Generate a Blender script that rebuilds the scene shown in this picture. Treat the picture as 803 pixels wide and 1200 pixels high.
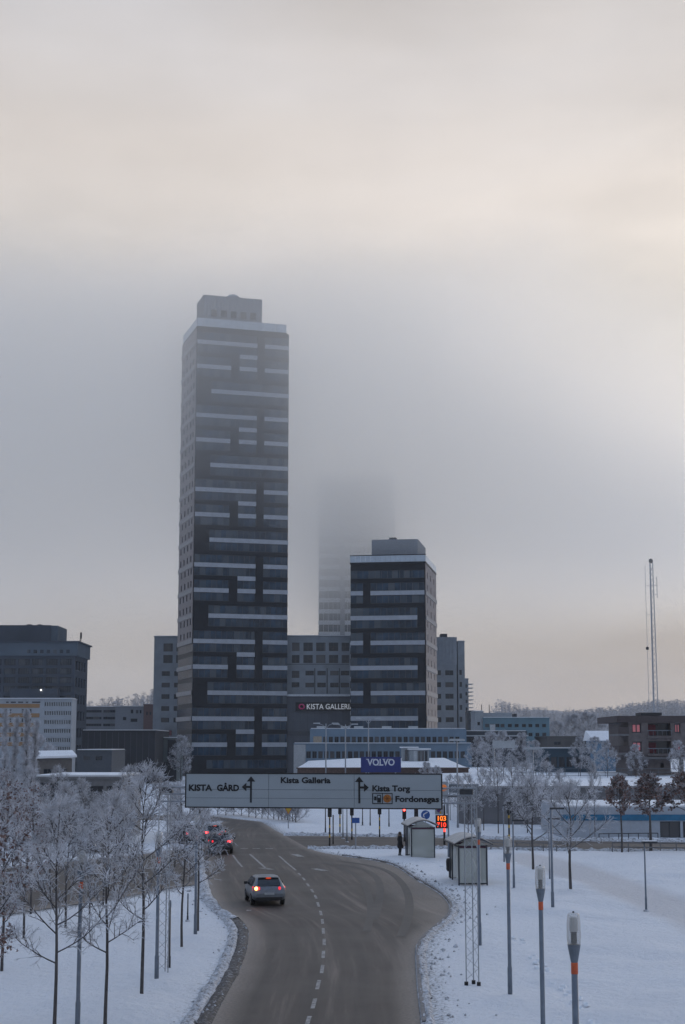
import bpy, math, random
import numpy as np
from mathutils import Vector, Matrix, noise

# ------------------------------------------------------------------ camera, sky, sun, exposure
SC = bpy.context.scene
for o in list(bpy.data.objects):
    bpy.data.objects.remove(o)
COL = SC.collection
rad = math.radians
F, CX, CY, CAMH = 1800.0, 401.5, 600.0, 8.0      # focal length in photo pixels, image centre, eye height (footbridge)
TH = math.atan(272.0 / F)                        # pitch: horizon lies on row 872
CT, ST = math.cos(TH), math.sin(TH)

cam_d = bpy.data.cameras.new('camera')
cam_d.sensor_fit = 'VERTICAL'
cam_d.sensor_height = 36.0
cam_d.lens = F / 1200.0 * 36.0
cam_d.clip_start, cam_d.clip_end = 0.5, 9000.0
cam = bpy.data.objects.new('camera', cam_d)
COL.objects.link(cam)
cam.location = (0, 0, CAMH)
cam.rotation_euler = (math.pi / 2 + TH, 0, 0)
SC.camera = cam

SUN_EL, SUN_AZ = 12.0, 32.0     # veiled sun low ahead, to the right of the road
world = bpy.data.worlds.new('World')
SC.world = world
world.use_nodes = True
wn, wl = world.node_tree.nodes, world.node_tree.links
wn.clear()

def N(nodes, typ, **kw):
    n = nodes.new(typ)
    for k, v in kw.items():
        setattr(n, k, v)
    return n

def build_world():
    out = N(wn, 'ShaderNodeOutputWorld')
    bg = N(wn, 'ShaderNodeBackground')
    bg.inputs['Strength'].default_value = 0.1
    sky = N(wn, 'ShaderNodeTexSky')
    sky.sky_type = 'NISHITA'
    sky.sun_disc = False
    sky.sun_elevation = rad(SUN_EL)
    sky.sun_rotation = rad(SUN_AZ)
    sky.air_density, sky.dust_density = 1.0, 2.0
    tc = N(wn, 'ShaderNodeTexCoord')
    sep = N(wn, 'ShaderNodeSeparateXYZ')
    wl.new(tc.outputs['Generated'], sep.inputs[0])
    # soft cloud structure: stretched noise on the direction vector
    mp = N(wn, 'ShaderNodeMapping')
    mp.inputs['Scale'].default_value = (2.2, 2.2, 6.5)
    mp.inputs['Location'].default_value = (0.35, 0.1, 0.62)
    wl.new(tc.outputs['Generated'], mp.inputs[0])
    nz = N(wn, 'ShaderNodeTexNoise')
    nz.inputs['Scale'].default_value = 1.6
    nz.inputs['Detail'].default_value = 4.0
    nz.inputs['Roughness'].default_value = 0.5
    wl.new(mp.outputs[0], nz.inputs['Vector'])
    def math_n(op, a, b=None, clamp=False):
        m = N(wn, 'ShaderNodeMath', operation=op)
        m.use_clamp = clamp
        for i, x in enumerate((a, b)):
            if x is None: continue
            if isinstance(x, (int, float)): m.inputs[i].default_value = x
            else: wl.new(x, m.inputs[i])
        return m.outputs[0]
    nzc = math_n('SUBTRACT', nz.outputs['Fac'], 0.5)
    # elevation with the cloud edges wandering a little
    el = math_n('ADD', sep.outputs['Z'], math_n('MULTIPLY', nzc, 0.16))
    ramp = N(wn, 'ShaderNodeValToRGB')
    r = ramp.color_ramp
    r.interpolation = 'B_SPLINE'
    stops = [(0.00, (0.43, 0.385, 0.365)), (0.08, (0.45, 0.425, 0.41)), (0.17, (0.47, 0.458, 0.445)),
             (0.265, (0.58, 0.56, 0.535)), (0.33, (0.83, 0.755, 0.70)), (0.40, (0.72, 0.67, 0.64)),
             (0.50, (0.58, 0.57, 0.59)), (0.66, (0.52, 0.62, 0.80)), (1.0, (0.46, 0.61, 0.86))]
    while len(r.elements) < len(stops):
        r.elements.new(0.5)
    for e, (p, c) in zip(r.elements, stops):
        e.position = p
        e.color = (*c, 1)
    wl.new(el, ramp.inputs[0])
    # the cloud is thinner and warmer round the sun
    sd = Vector((math.sin(rad(SUN_AZ)) * math.cos(rad(SUN_EL + 3)), math.cos(rad(SUN_AZ)) * math.cos(rad(SUN_EL + 3)), math.sin(rad(SUN_EL + 3))))
    dot = N(wn, 'ShaderNodeVectorMath', operation='DOT_PRODUCT')
    nrm = N(wn, 'ShaderNodeVectorMath', operation='NORMALIZE')
    wl.new(tc.outputs['Generated'], nrm.inputs[0])
    wl.new(nrm.outputs[0], dot.inputs[0])
    dot.inputs[1].default_value = sd
    glow = math_n('POWER', math_n('MAXIMUM', dot.outputs['Value'], 0.0), 26.0)
    nz2 = N(wn, 'ShaderNodeTexNoise')
    nz2.inputs['Scale'].default_value = 3.0
    nz2.inputs['Detail'].default_value = 5.0
    wl.new(mp.outputs[0], nz2.inputs['Vector'])
    patch = math_n('ADD', math_n('MULTIPLY', math_n('SUBTRACT', nz2.outputs['Fac'], 0.5), 1.6), 0.6, )
    gl = math_n('MULTIPLY', glow, math_n('MAXIMUM', patch, 0.0))
    addc = N(wn, 'ShaderNodeMix', data_type='RGBA', blend_type='ADD')
    addc.inputs[0].default_value = 1.0
    wl.new(ramp.outputs[0], addc.inputs[6])
    gcol = N(wn, 'ShaderNodeMix', data_type='RGBA')
    gcol.inputs[6].default_value = (0, 0, 0, 1)
    gcol.inputs[7].default_value = (0.30, 0.25, 0.17, 1)
    wl.new(gl, gcol.inputs[0])
    wl.new(gcol.outputs[2], addc.inputs[7])
    # light and dark mottling of the cloud deck
    mot = N(wn, 'ShaderNodeMix', data_type='RGBA', blend_type='MULTIPLY')
    mot.inputs[0].default_value = 1.0
    mv = math_n('ADD', math_n('ADD', math_n('MULTIPLY', nzc, 0.42), math_n('MULTIPLY', math_n('SUBTRACT', nz2.outputs['Fac'], 0.5), 0.26)), 1.0)
    comb = N(wn, 'ShaderNodeCombineColor')
    for i in range(3):
        wl.new(mv, comb.inputs[i])
    wl.new(addc.outputs[2], mot.inputs[6])
    wl.new(comb.outputs[0], mot.inputs[7])
    # the overcast is brighter and warmer towards the sun, bluer away from it
    dz = N(wn, 'ShaderNodeVectorMath', operation='DOT_PRODUCT')
    wl.new(nrm.outputs[0], dz.inputs[0])
    dz.inputs[1].default_value = (math.sin(rad(SUN_AZ)), math.cos(rad(SUN_AZ)), 0.0)
    azr = N(wn, 'ShaderNodeMapRange')
    azr.interpolation_type = 'SMOOTHSTEP'
    azr.inputs[1].default_value, azr.inputs[2].default_value = -0.7, 0.85
    wl.new(dz.outputs['Value'], azr.inputs[0])
    azc = N(wn, 'ShaderNodeMix', data_type='RGBA')
    azc.inputs[6].default_value = (0.54, 0.62, 0.735, 1)
    azc.inputs[7].default_value = (1.0, 1.0, 1.0, 1)
    wl.new(azr.outputs[0], azc.inputs[0])
    azm = N(wn, 'ShaderNodeMix', data_type='RGBA', blend_type='MULTIPLY')
    azm.inputs[0].default_value = 1.0
    wl.new(mot.outputs[2], azm.inputs[6])
    wl.new(azc.outputs[2], azm.inputs[7])
    ten = N(wn, 'ShaderNodeMix', data_type='RGBA', blend_type='MULTIPLY')
    ten.inputs[0].default_value = 1.0
    ten.inputs[7].default_value = (10, 10, 10, 1)
    wl.new(azm.outputs[2], ten.inputs[6])
    mix = N(wn, 'ShaderNodeMix', data_type='RGBA')
    mix.inputs[0].default_value = 0.97            # almost closed cloud over the clear sky
    wl.new(sky.outputs[0], mix.inputs[6])
    wl.new(ten.outputs[2], mix.inputs[7])
    wl.new(mix.outputs[2], bg.inputs['Color'])
    wl.new(bg.outputs[0], out.inputs['Surface'])
build_world()

sun_d = bpy.data.lights.new('sun', 'SUN')
sun_d.energy = 0.5
sun_d.angle = rad(14)
sun_d.color = (1.0, 0.90, 0.80)
sun = bpy.data.objects.new('sun', sun_d)
COL.objects.link(sun)
sdir = Vector((math.sin(rad(SUN_AZ)) * math.cos(rad(SUN_EL)), math.cos(rad(SUN_AZ)) * math.cos(rad(SUN_EL)), math.sin(rad(SUN_EL))))
sun.rotation_euler = sdir.to_track_quat('Z', 'Y').to_euler()

vs = SC.view_settings
vs.view_transform, vs.look, vs.gamma = 'Standard', 'None', 1.0
vs.exposure = 0.0
vs.use_curve_mapping = False
SC.render.engine = 'CYCLES'
cy = SC.cycles
cy.use_denoising = True
cy.volume_step_rate = 0.8
cy.volume_max_steps = 64
cy.use_adaptive_sampling = True
cy.adaptive_threshold = 0.02
cy.adaptive_min_samples = 24
cy.max_bounces, cy.diffuse_bounces, cy.glossy_bounces = 8, 2, 2
cy.transmission_bounces, cy.transparent_max_bounces, cy.volume_bounces = 3, 12, 7

# ------------------------------------------------------------------ pixel <-> place
def ray(px, py):
    v = (CY - py) / F
    return Vector(((px - CX) / F, CT - ST * v, ST + CT * v))

def G(px, py, z=0.0):
    d = ray(px, py)
    t = (z - CAMH) / d.z
    return Vector((d.x * t, d.y * t, z))

def P(px, py, Y):
    d = ray(px, py)
    t = Y / d.y
    return Vector((d.x * t, Y, CAMH + d.z * t))

def proj(p):
    x, y, z = p[0], p[1], p[2] - CAMH
    dep = y * CT + z * ST
    return CX + F * x / dep, CY - F * (-y * ST + z * CT) / dep

def zat(py, Y, px=401.5):
    return P(px, py, Y).z

def along(p, ang, px, z=20.0):
    """length from p in direction ang whose end falls on pixel column px"""
    lo, hi = 0.0, 300.0
    d = Vector((math.cos(ang), math.sin(ang), 0))
    f = lambda s: proj(Vector((p.x, p.y, z)) + d * s)[0] - px
    a = f(lo)
    for _ in range(60):
        m = (lo + hi) / 2
        if f(m) * a > 0: lo = m
        else: hi = m
    return (lo + hi) / 2

# ------------------------------------------------------------------ materials
MATS = {}
def mat(name, col, rough=0.8, var=0.12, scale=3.0, bump=0.0, bscale=None, metal=0.0, spec=None, frost=0.0, stretch=None, coords='Object'):
    if name in MATS: return MATS[name]
    m = bpy.data.materials.new(name)
    m.use_nodes = True
    nt = m.node_tree
    n, l = nt.nodes, nt.links
    b = n['Principled BSDF']
    b.inputs['Roughness'].default_value = rough
    b.inputs['Metallic'].default_value = metal
    if spec is not None: b.inputs['Specular IOR Level'].default_value = spec
    tc = n.new('ShaderNodeTexCoord')
    mp = n.new('ShaderNodeMapping')
    if stretch: mp.inputs['Scale'].default_value = stretch
    l.new(tc.outputs[coords], mp.inputs[0])
    nz = n.new('ShaderNodeTexNoise')
    nz.inputs['Scale'].default_value = scale
    nz.inputs['Detail'].default_value = 5
    l.new(mp.outputs[0], nz.inputs['Vector'])
    mx = n.new('ShaderNodeMix'); mx.data_type = 'RGBA'
    lo = [max(0, c * (1 - var)) for c in col]; hi = [min(1, c * (1 + var)) for c in col]
    mx.inputs[6].default_value = (*lo, 1); mx.inputs[7].default_value = (*hi, 1)
    rp = n.new('ShaderNodeMapRange')
    rp.inputs[1].default_value, rp.inputs[2].default_value = 0.3, 0.7
    l.new(nz.outputs['Fac'], rp.inputs[0])
    l.new(rp.outputs[0], mx.inputs[0])
    res = mx.outputs[2]
    if frost:
        g = n.new('ShaderNodeNewGeometry')
        s = n.new('ShaderNodeSeparateXYZ')
        l.new(g.outputs['Normal'], s.inputs[0])
        a = n.new('ShaderNodeMapRange')
        a.inputs[1].default_value, a.inputs[2].default_value = -0.1, 0.75
        a.inputs[3].default_value, a.inputs[4].default_value = 0.0, frost
        l.new(s.outputs['Z'], a.inputs[0])
        fx = n.new('ShaderNodeMix'); fx.data_type = 'RGBA'
        fx.inputs[7].default_value = (0.66, 0.69, 0.75, 1)
        l.new(a.outputs[0], fx.inputs[0])
        l.new(res, fx.inputs[6])
        res = fx.outputs[2]
    l.new(res, b.inputs['Base Color'])
    if bump:
        nb = n.new('ShaderNodeTexNoise')
        nb.inputs['Scale'].default_value = bscale or scale * 3
        nb.inputs['Detail'].default_value = 6
        l.new(mp.outputs[0], nb.inputs['Vector'])
        bp = n.new('ShaderNodeBump')
        bp.inputs['Strength'].default_value = 1.0
        bp.inputs['Distance'].default_value = bump
        l.new(nb.outputs['Fac'], bp.inputs['Height'])
        l.new(bp.outputs[0], b.inputs['Normal'])
    MATS[name] = m
    return m

def emit(name, col, strength):
    if name in MATS: return MATS[name]
    m = bpy.data.materials.new(name)
    m.use_nodes = True
    b = m.node_tree.nodes['Principled BSDF']
    b.inputs['Base Color'].default_value = (*[c * 0.5 for c in col], 1)
    b.inputs['Emission Color'].default_value = (*col, 1)
    b.inputs['Emission Strength'].default_value = strength
    MATS[name] = m
    return m

def glassy(name, col, alpha, rough=0.1):
    """clear cover: part transparent, part tinted surface"""
    if name in MATS: return MATS[name]
    m = bpy.data.materials.new(name)
    m.use_nodes = True
    n, l = m.node_tree.nodes, m.node_tree.links
    b = n['Principled BSDF']
    b.inputs['Base Color'].default_value = (*col, 1)
    b.inputs['Roughness'].default_value = rough
    t = n.new('ShaderNodeBsdfTransparent')
    mx = n.new('ShaderNodeMixShader')
    fr = n.new('ShaderNodeLayerWeight')
    fr.inputs['Blend'].default_value = 0.35
    a = n.new('ShaderNodeMath'); a.operation = 'MULTIPLY_ADD'
    l.new(fr.outputs['Facing'], a.inputs[0])
    a.inputs[1].default_value = 0.5
    a.inputs[2].default_value = alpha
    a.use_clamp = True
    l.new(a.outputs[0], mx.inputs[0])
    l.new(t.outputs[0], mx.inputs[1])
    l.new(b.outputs[0], mx.inputs[2])
    l.new(mx.outputs[0], n['Material Output'].inputs['Surface'])
    MATS[name] = m
    return m

SNOW = mat('snow', (0.80, 0.82, 0.86), 0.75, 0.05, 0.6, bump=0.05, bscale=1.6)
BARK = mat('bark', (0.060, 0.052, 0.050), 0.9, 0.4, 9, bump=0.01, frost=0.30)
FROST = mat('frosted_twig', (0.50, 0.50, 0.53), 0.9, 0.6, 1.3, frost=0.6)
FROST_FAR = mat('frosted_wood', (0.33, 0.315, 0.325), 0.95, 0.35, 0.05, frost=0.25)
OAKLEAF = mat('withered_leaf', (0.17, 0.095, 0.075), 0.9, 0.45, 3.0, frost=0.22)
GALV = mat('galvanised_steel', (0.28, 0.30, 0.33), 0.5, 0.12, 8, metal=0.35)
DKMETAL = mat('dark_metal', (0.035, 0.038, 0.045), 0.5, 0.2, 8)
BLACK = mat('black_paint', (0.012, 0.012, 0.014), 0.6, 0.2, 8)
YELLOW = mat('yellow_paint', (0.55, 0.36, 0.05), 0.6, 0.15, 8)
ORANGE = mat('orange_band', (0.60, 0.12, 0.05), 0.6, 0.15, 12)
GLASS = mat('window_glass', (0.016, 0.024, 0.036), 0.12, 0.5, 0.35, spec=0.6)
GLASSB = mat('blue_window_glass', (0.020, 0.036, 0.055), 0.15, 0.5, 0.25, spec=0.7)
FRAMEW = mat('pale_window_frame', (0.42, 0.45, 0.48), 0.6)
FRAMED = mat('dark_window_frame', (0.05, 0.055, 0.065), 0.6)

# ------------------------------------------------------------------ mesh collector
class MB:
    def __init__(s):
        s.v, s.f, s.m = [], [], []
    def add(s, vs, fs, m=0):
        o = len(s.v)
        s.v.extend(vs)
        for f in fs:
            s.f.append(tuple(i + o for i in f)); s.m.append(m)
    def quad(s, a, b, c, d, m=0):
        s.add([a, b, c, d], [(0, 1, 2, 3)], m)
    def box(s, x0, x1, y0, y1, z0, z1, m=0):
        s.add([(x0, y0, z0), (x1, y0, z0), (x1, y1, z0), (x0, y1, z0), (x0, y0, z1), (x1, y0, z1), (x1, y1, z1), (x0, y1, z1)],
              [(0, 3, 2, 1), (4, 5, 6, 7), (0, 1, 5, 4), (1, 2, 6, 5), (2, 3, 7, 6), (3, 0, 4, 7)], m)
    def tube(s, pts, rr, n=6, m=0, cap=True):
        pts = [Vector(p) for p in pts]
        if not hasattr(rr, '__len__'): rr = [rr] * len(pts)
        vs, fs = [], []
        d0 = (pts[-1] - pts[0])
        ref = Vector((0, 0, 1)) if abs(d0.z) < 0.9 * d0.length else Vector((1, 0, 0))
        k = len(pts)
        for i, p in enumerate(pts):
            d = (pts[min(i + 1, k - 1)] - pts[max(i - 1, 0)]).normalized()
            a = d.cross(ref).normalized(); b = d.cross(a)
            for j in range(n):
                t = 2 * math.pi * j / n
                vs.append(p + (a * math.cos(t) + b * math.sin(t)) * rr[i])
        for i in range(k - 1):
            for j in range(n):
                j2 = (j + 1) % n
                fs.append((i * n + j, i * n + j2, (i + 1) * n + j2, (i + 1) * n + j))
        if cap:
            fs.append(tuple(range(n))); fs.append(tuple(range((k - 1) * n, k * n))[::-1])
        s.add(vs, fs, m)
    def lathe(s, prof, n=12, m=0, c=(0, 0, 0)):
        vs, fs = [], []
        for r, z in prof:
            for j in range(n):
                t = 2 * math.pi * j / n
                vs.append((c[0] + r * math.cos(t), c[1] + r * math.sin(t), c[2] + z))
        for i in range(len(prof) - 1):
            for j in range(n):
                j2 = (j + 1) % n
                fs.append((i * n + j, i * n + j2, (i + 1) * n + j2, (i + 1) * n + j))
        fs.append(tuple(range(n))[::-1]); fs.append(tuple(range((len(prof) - 1) * n, len(prof) * n)))
        s.add(vs, fs, m)
    def prism(s, poly, z0, z1, m=0):
        n = len(poly)
        vs = [(p[0], p[1], z0) for p in poly] + [(p[0], p[1], z1) for p in poly]
        fs = [tuple(range(n))[::-1], tuple(range(n, 2 * n))] + [(i, (i + 1) % n, n + (i + 1) % n, n + i) for i in range(n)]
        s.add(vs, fs, m)
    def xzprism(s, poly, y0, y1, m=0):
        n = len(poly)
        vs = [(p[0], y0, p[1]) for p in poly] + [(p[0], y1, p[1]) for p in poly]
        fs = [tuple(range(n)), tuple(range(n, 2 * n))[::-1]] + [((i + 1) % n, i, n + i, n + (i + 1) % n) for i in range(n)]
        s.add(vs, fs, m)
    def mesh(s, name, mats, smooth=False):
        me = bpy.data.meshes.new(name)
        me.from_pydata([tuple(v) for v in s.v], [], s.f)
        if not isinstance(mats, (list, tuple)): mats = [mats]
        for m in mats: me.materials.append(m)
        me.polygons.foreach_set('material_index', s.m)
        if smooth: me.polygons.foreach_set('use_smooth', [True] * len(me.polygons))
        me.update()
        return me
    def build(s, name, mats, parent=None, loc=(0, 0, 0), rz=0.0, smooth=False):
        return obj(name, s.mesh(name, mats, smooth), parent, loc, rz)

def obj(name, me, parent=None, loc=(0, 0, 0), rz=0.0):
    o = bpy.data.objects.new(name, me)
    COL.objects.link(o)
    o.parent = parent
    o.location = loc
    o.rotation_euler = (0, 0, rz)
    return o

def tag(o, label=None, cat=None, group=None, kind=None):
    if label: o['label'] = label
    if cat: o['category'] = cat
    if group: o['group'] = group
    if kind: o['kind'] = kind
    return o

def thing(name, label, cat, loc=(0, 0, 0), rz=0.0, group=None):
    o = bpy.data.objects.new(name, None)
    COL.objects.link(o)
    o.location = loc
    o.rotation_euler = (0, 0, rz)
    o.empty_display_size = 0.2
    return tag(o, label, cat, group)

def copy_tree(o, parent=None):
    c = o.copy()
    COL.objects.link(c)
    c.parent = parent
    for ch in list(o.children):
        copy_tree(ch, c)
    return c

def place(proto, used, loc, rz=0.0, label=None, scale=None, group=None):
    """first call moves the prototype itself, later calls copy it"""
    o = proto if not used.get(proto.name) else copy_tree(proto)
    used[proto.name] = True
    o.location = loc
    o.rotation_euler = (0, 0, rz)
    if scale: o.scale = scale if hasattr(scale, '__len__') else (scale,) * 3
    if label: o['label'] = label
    if group: o['group'] = group
    return o
USED = {}

_txt_n = 0
def lettering(text, size, parent, loc, m, name='lettering', align='LEFT', depth=0.004, xs=1.0, bold=0.0, rot=(math.pi / 2, 0, 0), spacing=1.0):
    cu = bpy.data.curves.new(name, 'FONT')
    cu.body = text
    cu.size = size
    cu.align_x = align
    cu.extrude = depth
    cu.offset = bold
    cu.space_character = spacing
    cu.resolution_u = 3
    tmp = bpy.data.objects.new('tmp', cu)
    COL.objects.link(tmp)
    dg = bpy.context.evaluated_depsgraph_get()
    me = bpy.data.meshes.new_from_object(tmp.evaluated_get(dg))
    bpy.data.objects.remove(tmp)
    bpy.data.curves.remove(cu)
    me.materials.clear()
    me.materials.append(m)
    o = obj(name, me, parent, loc)
    o.rotation_euler = rot
    o.scale = (xs, 1, 1)
    return o

# ------------------------------------------------------------------ the road layout (photo rows -> ground)
L_EDGE = [(1200, 248), (1172, 262), (1140, 280), (1112, 290), (1090, 292), (1077, 283), (1067, 262), (1048, 248), (1020, 241), (1000, 238), (985, 238), (973, 242), (967, 252), (963, 262)]
R_EDGE = [(1200, 493), (1154, 488), (1118, 486), (1106, 488), (1095, 497), (1085, 510), (1076, 521), (1067, 527), (1059, 526), (1050, 518), (1044, 510), (1036, 496), (1028, 482), (1016, 466), (1009, 447), (1004, 405), (998, 368), (994, 362), (980, 337), (973, 322), (967, 314), (963, 306)]
def interp(tab, py):
    t = sorted(tab)
    return float(np.interp(py, [a for a, _ in t], [b for _, b in t]))
rows = list(np.linspace(1200, 963, 90))
LW = [G(interp(L_EDGE, r), r) for r in rows]
RW = [G(interp(R_EDGE, r), r) for r in rows]
def smooth_line(ps, k=2):
    for _ in range(k):
        ps = [ps[0]] + [(ps[i - 1] + ps[i] * 2 + ps[i + 1]) / 4 for i in range(1, len(ps) - 1)] + [ps[-1]]
    return ps
LW, RW = smooth_line(LW), smooth_line(RW)
near = [(-40, (-7.6, 0.9)), (-10, (-6.6, 1.5)), (20, (-5.3, 2.1))]
LW = [Vector((a, y, 0)) for y, (a, b) in near] + LW
RW = [Vector((b, y, 0)) for y, (a, b) in near] + RW
# beyond the bend the road swings away to the left
fl, fr = LW[-1], RW[-1]
far_ext = [(-6, 6), (-18, 13), (-40, 20), (-90, 27)]
LWx = LW + [fl + Vector((dx, dy * 0.45, 0)) for dx, dy in far_ext]
RWx = RW + [fr + Vector((dx * 1.0, dy * 1.0 + 6, 0)) for dx, dy in far_ext]
CROSS = [G(334, 979), G(480, 981), G(640, 985), G(803, 987), G(960, 989), G(960, 1001), G(803, 998), G(640, 996), G(480, 994), G(361, 994)]
SIDE = [G(246, 1034), G(205, 1040), G(140, 1052), G(60, 1064), G(-60, 1082), G(-60, 1022), G(60, 1012), G(140, 1004), G(205, 996), G(244, 992)]
PATH = [G(612, 1001), G(640, 1006), G(690, 1020), G(745, 1040), G(803, 1062), G(900, 1100), G(900, 1122), G(803, 1079), G(745, 1055), G(690, 1033), G(640, 1018), G(600, 1010)]

def seg_dist(px, py, poly, closed=True):
    d = np.full(px.shape, 1e9)
    n = len(poly)
    for i in range(n if closed else n - 1):
        a, b = poly[i], poly[(i + 1) % n]
        ax, ay, bx, by = a[0], a[1], b[0], b[1]
        dx, dy = bx - ax, by - ay
        L = dx * dx + dy * dy + 1e-9
        t = np.clip(((px - ax) * dx + (py - ay) * dy) / L, 0, 1)
        d = np.minimum(d, np.hypot(px - ax - t * dx, py - ay - t * dy))
    return d
def inside(px, py, poly):
    r = np.zeros(px.shape, bool)
    n = len(poly)
    for i in range(n):
        a, b = poly[i], poly[(i + 1) % n]
        c = ((a[1] > py) != (b[1] > py)) & (px < (b[0] - a[0]) * (py - a[1]) / (b[1] - a[1] + 1e-12) + a[0])
        r ^= c
    return r
ROADPOLY = [tuple(p[:2]) for p in LWx] + [tuple(p[:2]) for p in RWx[::-1]]

def build_ground():
    def axis(parts):
        a = []
        for x0, x1, st in parts:
            a += list(np.arange(x0, x1, st))
        return np.array(a)
    xs = axis([(-2400, -300, 150), (-300, -40, 13), (-40, -18, 1.1), (-18, 32, 0.42), (32, 60, 1.2), (60, 300, 12), (300, 2401, 150)])
    ys = axis([(-100, 30, 6), (30, 100, 0.6), (100, 180, 1.6), (180, 420, 12), (420, 3000, 120)])
    Xg, Yg = np.meshgrid(xs, ys)
    # undulating snow: sum of random waves
    rng = np.random.RandomState(4)
    Z = np.zeros(Xg.shape)
    for _ in range(46):
        L = math.exp(rng.uniform(math.log(0.9), math.log(16)))
        a = rng.uniform(0, 2 * math.pi)
        Z += 0.0058 * L ** 0.75 * np.sin((Xg * math.cos(a) + Yg * math.sin(a)) * 2 * math.pi / L + rng.uniform(0, 6.28))
    Z += rng.uniform(-1, 1, Z.shape) * 0.008
    d = np.full(Xg.shape, 1e9)
    for poly in (ROADPOLY, [tuple(p[:2]) for p in CROSS], [tuple(p[:2]) for p in SIDE]):
        dd = seg_dist(Xg, Yg, poly)
        dd = np.where(inside(Xg, Yg, poly), 0.0, dd)
        d = np.minimum(d, dd)
    near_w = ((Xg > -60) & (Xg < 90) & (Yg < 200) & (Yg > 20)).astype(float)
    ramp = np.clip((d - 0.6) / 1.6, 0, 1)
    Z = (np.clip(Z + 0.045, 0.0, 0.20)) * ramp * near_w
    Z = np.where(ramp <= 0, -0.03, Z)
    dp = np.where(inside(Xg, Yg, PATH), 0.0, seg_dist(Xg, Yg, PATH))
    trod = np.clip(1 - dp / 1.5, 0, 1) * near_w
    Z = Z * (1 - trod) - 0.0 * trod
    nv = Xg.size
    verts = np.stack([Xg.ravel(), Yg.ravel(), Z.ravel()], 1)
    ny, nx = Xg.shape
    idx = np.arange(nv).reshape(ny, nx)
    quads = np.stack([idx[:-1, :-1], idx[:-1, 1:], idx[1:, 1:], idx[1:, :-1]], -1).reshape(-1, 4)
    me = bpy.data.meshes.new('ground')
    me.from_pydata(verts.tolist(), [], quads.tolist())
    me.polygons.foreach_set('use_smooth', [True] * len(me.polygons))
    at = me.attributes.new('dirt', 'FLOAT', 'POINT')
    grit = np.clip(1 - d / 2.0, 0, 1) * near_w
    at.data.foreach_set('value', grit.ravel().astype(np.float32))
    at2 = me.attributes.new('trod', 'FLOAT', 'POINT')
    at2.data.foreach_set('value', trod.ravel().astype(np.float32))
    # snow with road grit thrown on the verge and a trodden sanded path
    m = bpy.data.materials.new('snow_ground')
    m.use_nodes = True
    n, l = m.node_tree.nodes, m.node_tree.links
    b = n['Principled BSDF']
    b.inputs['Roughness'].default_value = 0.75
    tc = n.new('ShaderNodeTexCoord')
    big = n.new('ShaderNodeTexNoise'); big.inputs['Scale'].default_value = 0.16; big.inputs['Detail'].default_value = 8
    l.new(tc.outputs['Object'], big.inputs['Vector'])
    base = n.new('ShaderNodeMix'); base.data_type = 'RGBA'
    base.inputs[6].default_value = (0.66, 0.685, 0.735, 1); base.inputs[7].default_value = (0.80, 0.82, 0.86, 1)
    l.new(big.outputs['Fac'], base.inputs[0])
    sp = n.new('ShaderNodeTexNoise'); sp.inputs['Scale'].default_value = 7.0; sp.inputs['Detail'].default_value = 5; sp.inputs['Roughness'].default_value = 0.7
    l.new(tc.outputs['Object'], sp.inputs['Vector'])
    da = n.new('ShaderNodeAttribute'); da.attribute_name = 'dirt'
    th = n.new('ShaderNodeMath'); th.operation = 'MULTIPLY_ADD'; th.inputs[1].default_value = 0.34; th.inputs[2].default_value = -0.70
    l.new(da.outputs['Fac'], th.inputs[0])
    sm = n.new('ShaderNodeMath'); sm.operation = 'ADD'
    l.new(sp.outputs['Fac'], sm.inputs[0]); l.new(th.outputs[0], sm.inputs[1])
    mr = n.new('ShaderNodeMapRange'); mr.inputs[1].default_value = 0.0; mr.inputs[2].default_value = 0.16; mr.inputs[4].default_value = 0.85
    l.new(sm.outputs[0], mr.inputs[0])
    d1 = n.new('ShaderNodeMix'); d1.data_type = 'RGBA'
    d1.inputs[7].default_value = (0.10, 0.09, 0.085, 1)
    l.new(mr.outputs[0], d1.inputs[0]); l.new(base.outputs[2], d1.inputs[6])
    ta = n.new('ShaderNodeAttribute'); ta.attribute_name = 'trod'
    pn = n.new('ShaderNodeMath'); pn.operation = 'MULTIPLY'; pn.inputs[1].default_value = 1.25; pn.use_clamp = True
    l.new(ta.outputs['Fac'], pn.inputs[0])
    pn2 = n.new('ShaderNodeMath'); pn2.operation = 'MULTIPLY'
    l.new(pn.outputs[0], pn2.inputs[0]); l.new(sp.outputs['Fac'], pn2.inputs[1])
    pn3 = n.new('ShaderNodeMath'); pn3.operation = 'MULTIPLY'; pn3.inputs[1].default_value = 0.95; pn3.use_clamp = True
    l.new(pn2.outputs[0], pn3.inputs[0])
    d2 = n.new('ShaderNodeMix'); d2.data_type = 'RGBA'
    d2.inputs[7].default_value = (0.46, 0.42, 0.41, 1)
    l.new(pn3.outputs[0], d2.inputs[0]); l.new(d1.outputs[2], d2.inputs[6])
    l.new(d2.outputs[2], b.inputs['Base Color'])
    bt = n.new('ShaderNodeTexNoise'); bt.inputs['Scale'].default_value = 2.2; bt.inputs['Detail'].default_value = 8; bt.inputs['Roughness'].default_value = 0.65
    l.new(tc.outputs['Object'], bt.inputs['Vector'])
    bp = n.new('ShaderNodeBump'); bp.inputs['Distance'].default_value = 0.17
    l.new(bt.outputs['Fac'], bp.inputs['Height']); l.new(bp.outputs[0], b.inputs['Normal'])
    me.materials.append(m)
    o = obj('ground', me)
    o['kind'] = 'structure'
build_ground()

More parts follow.
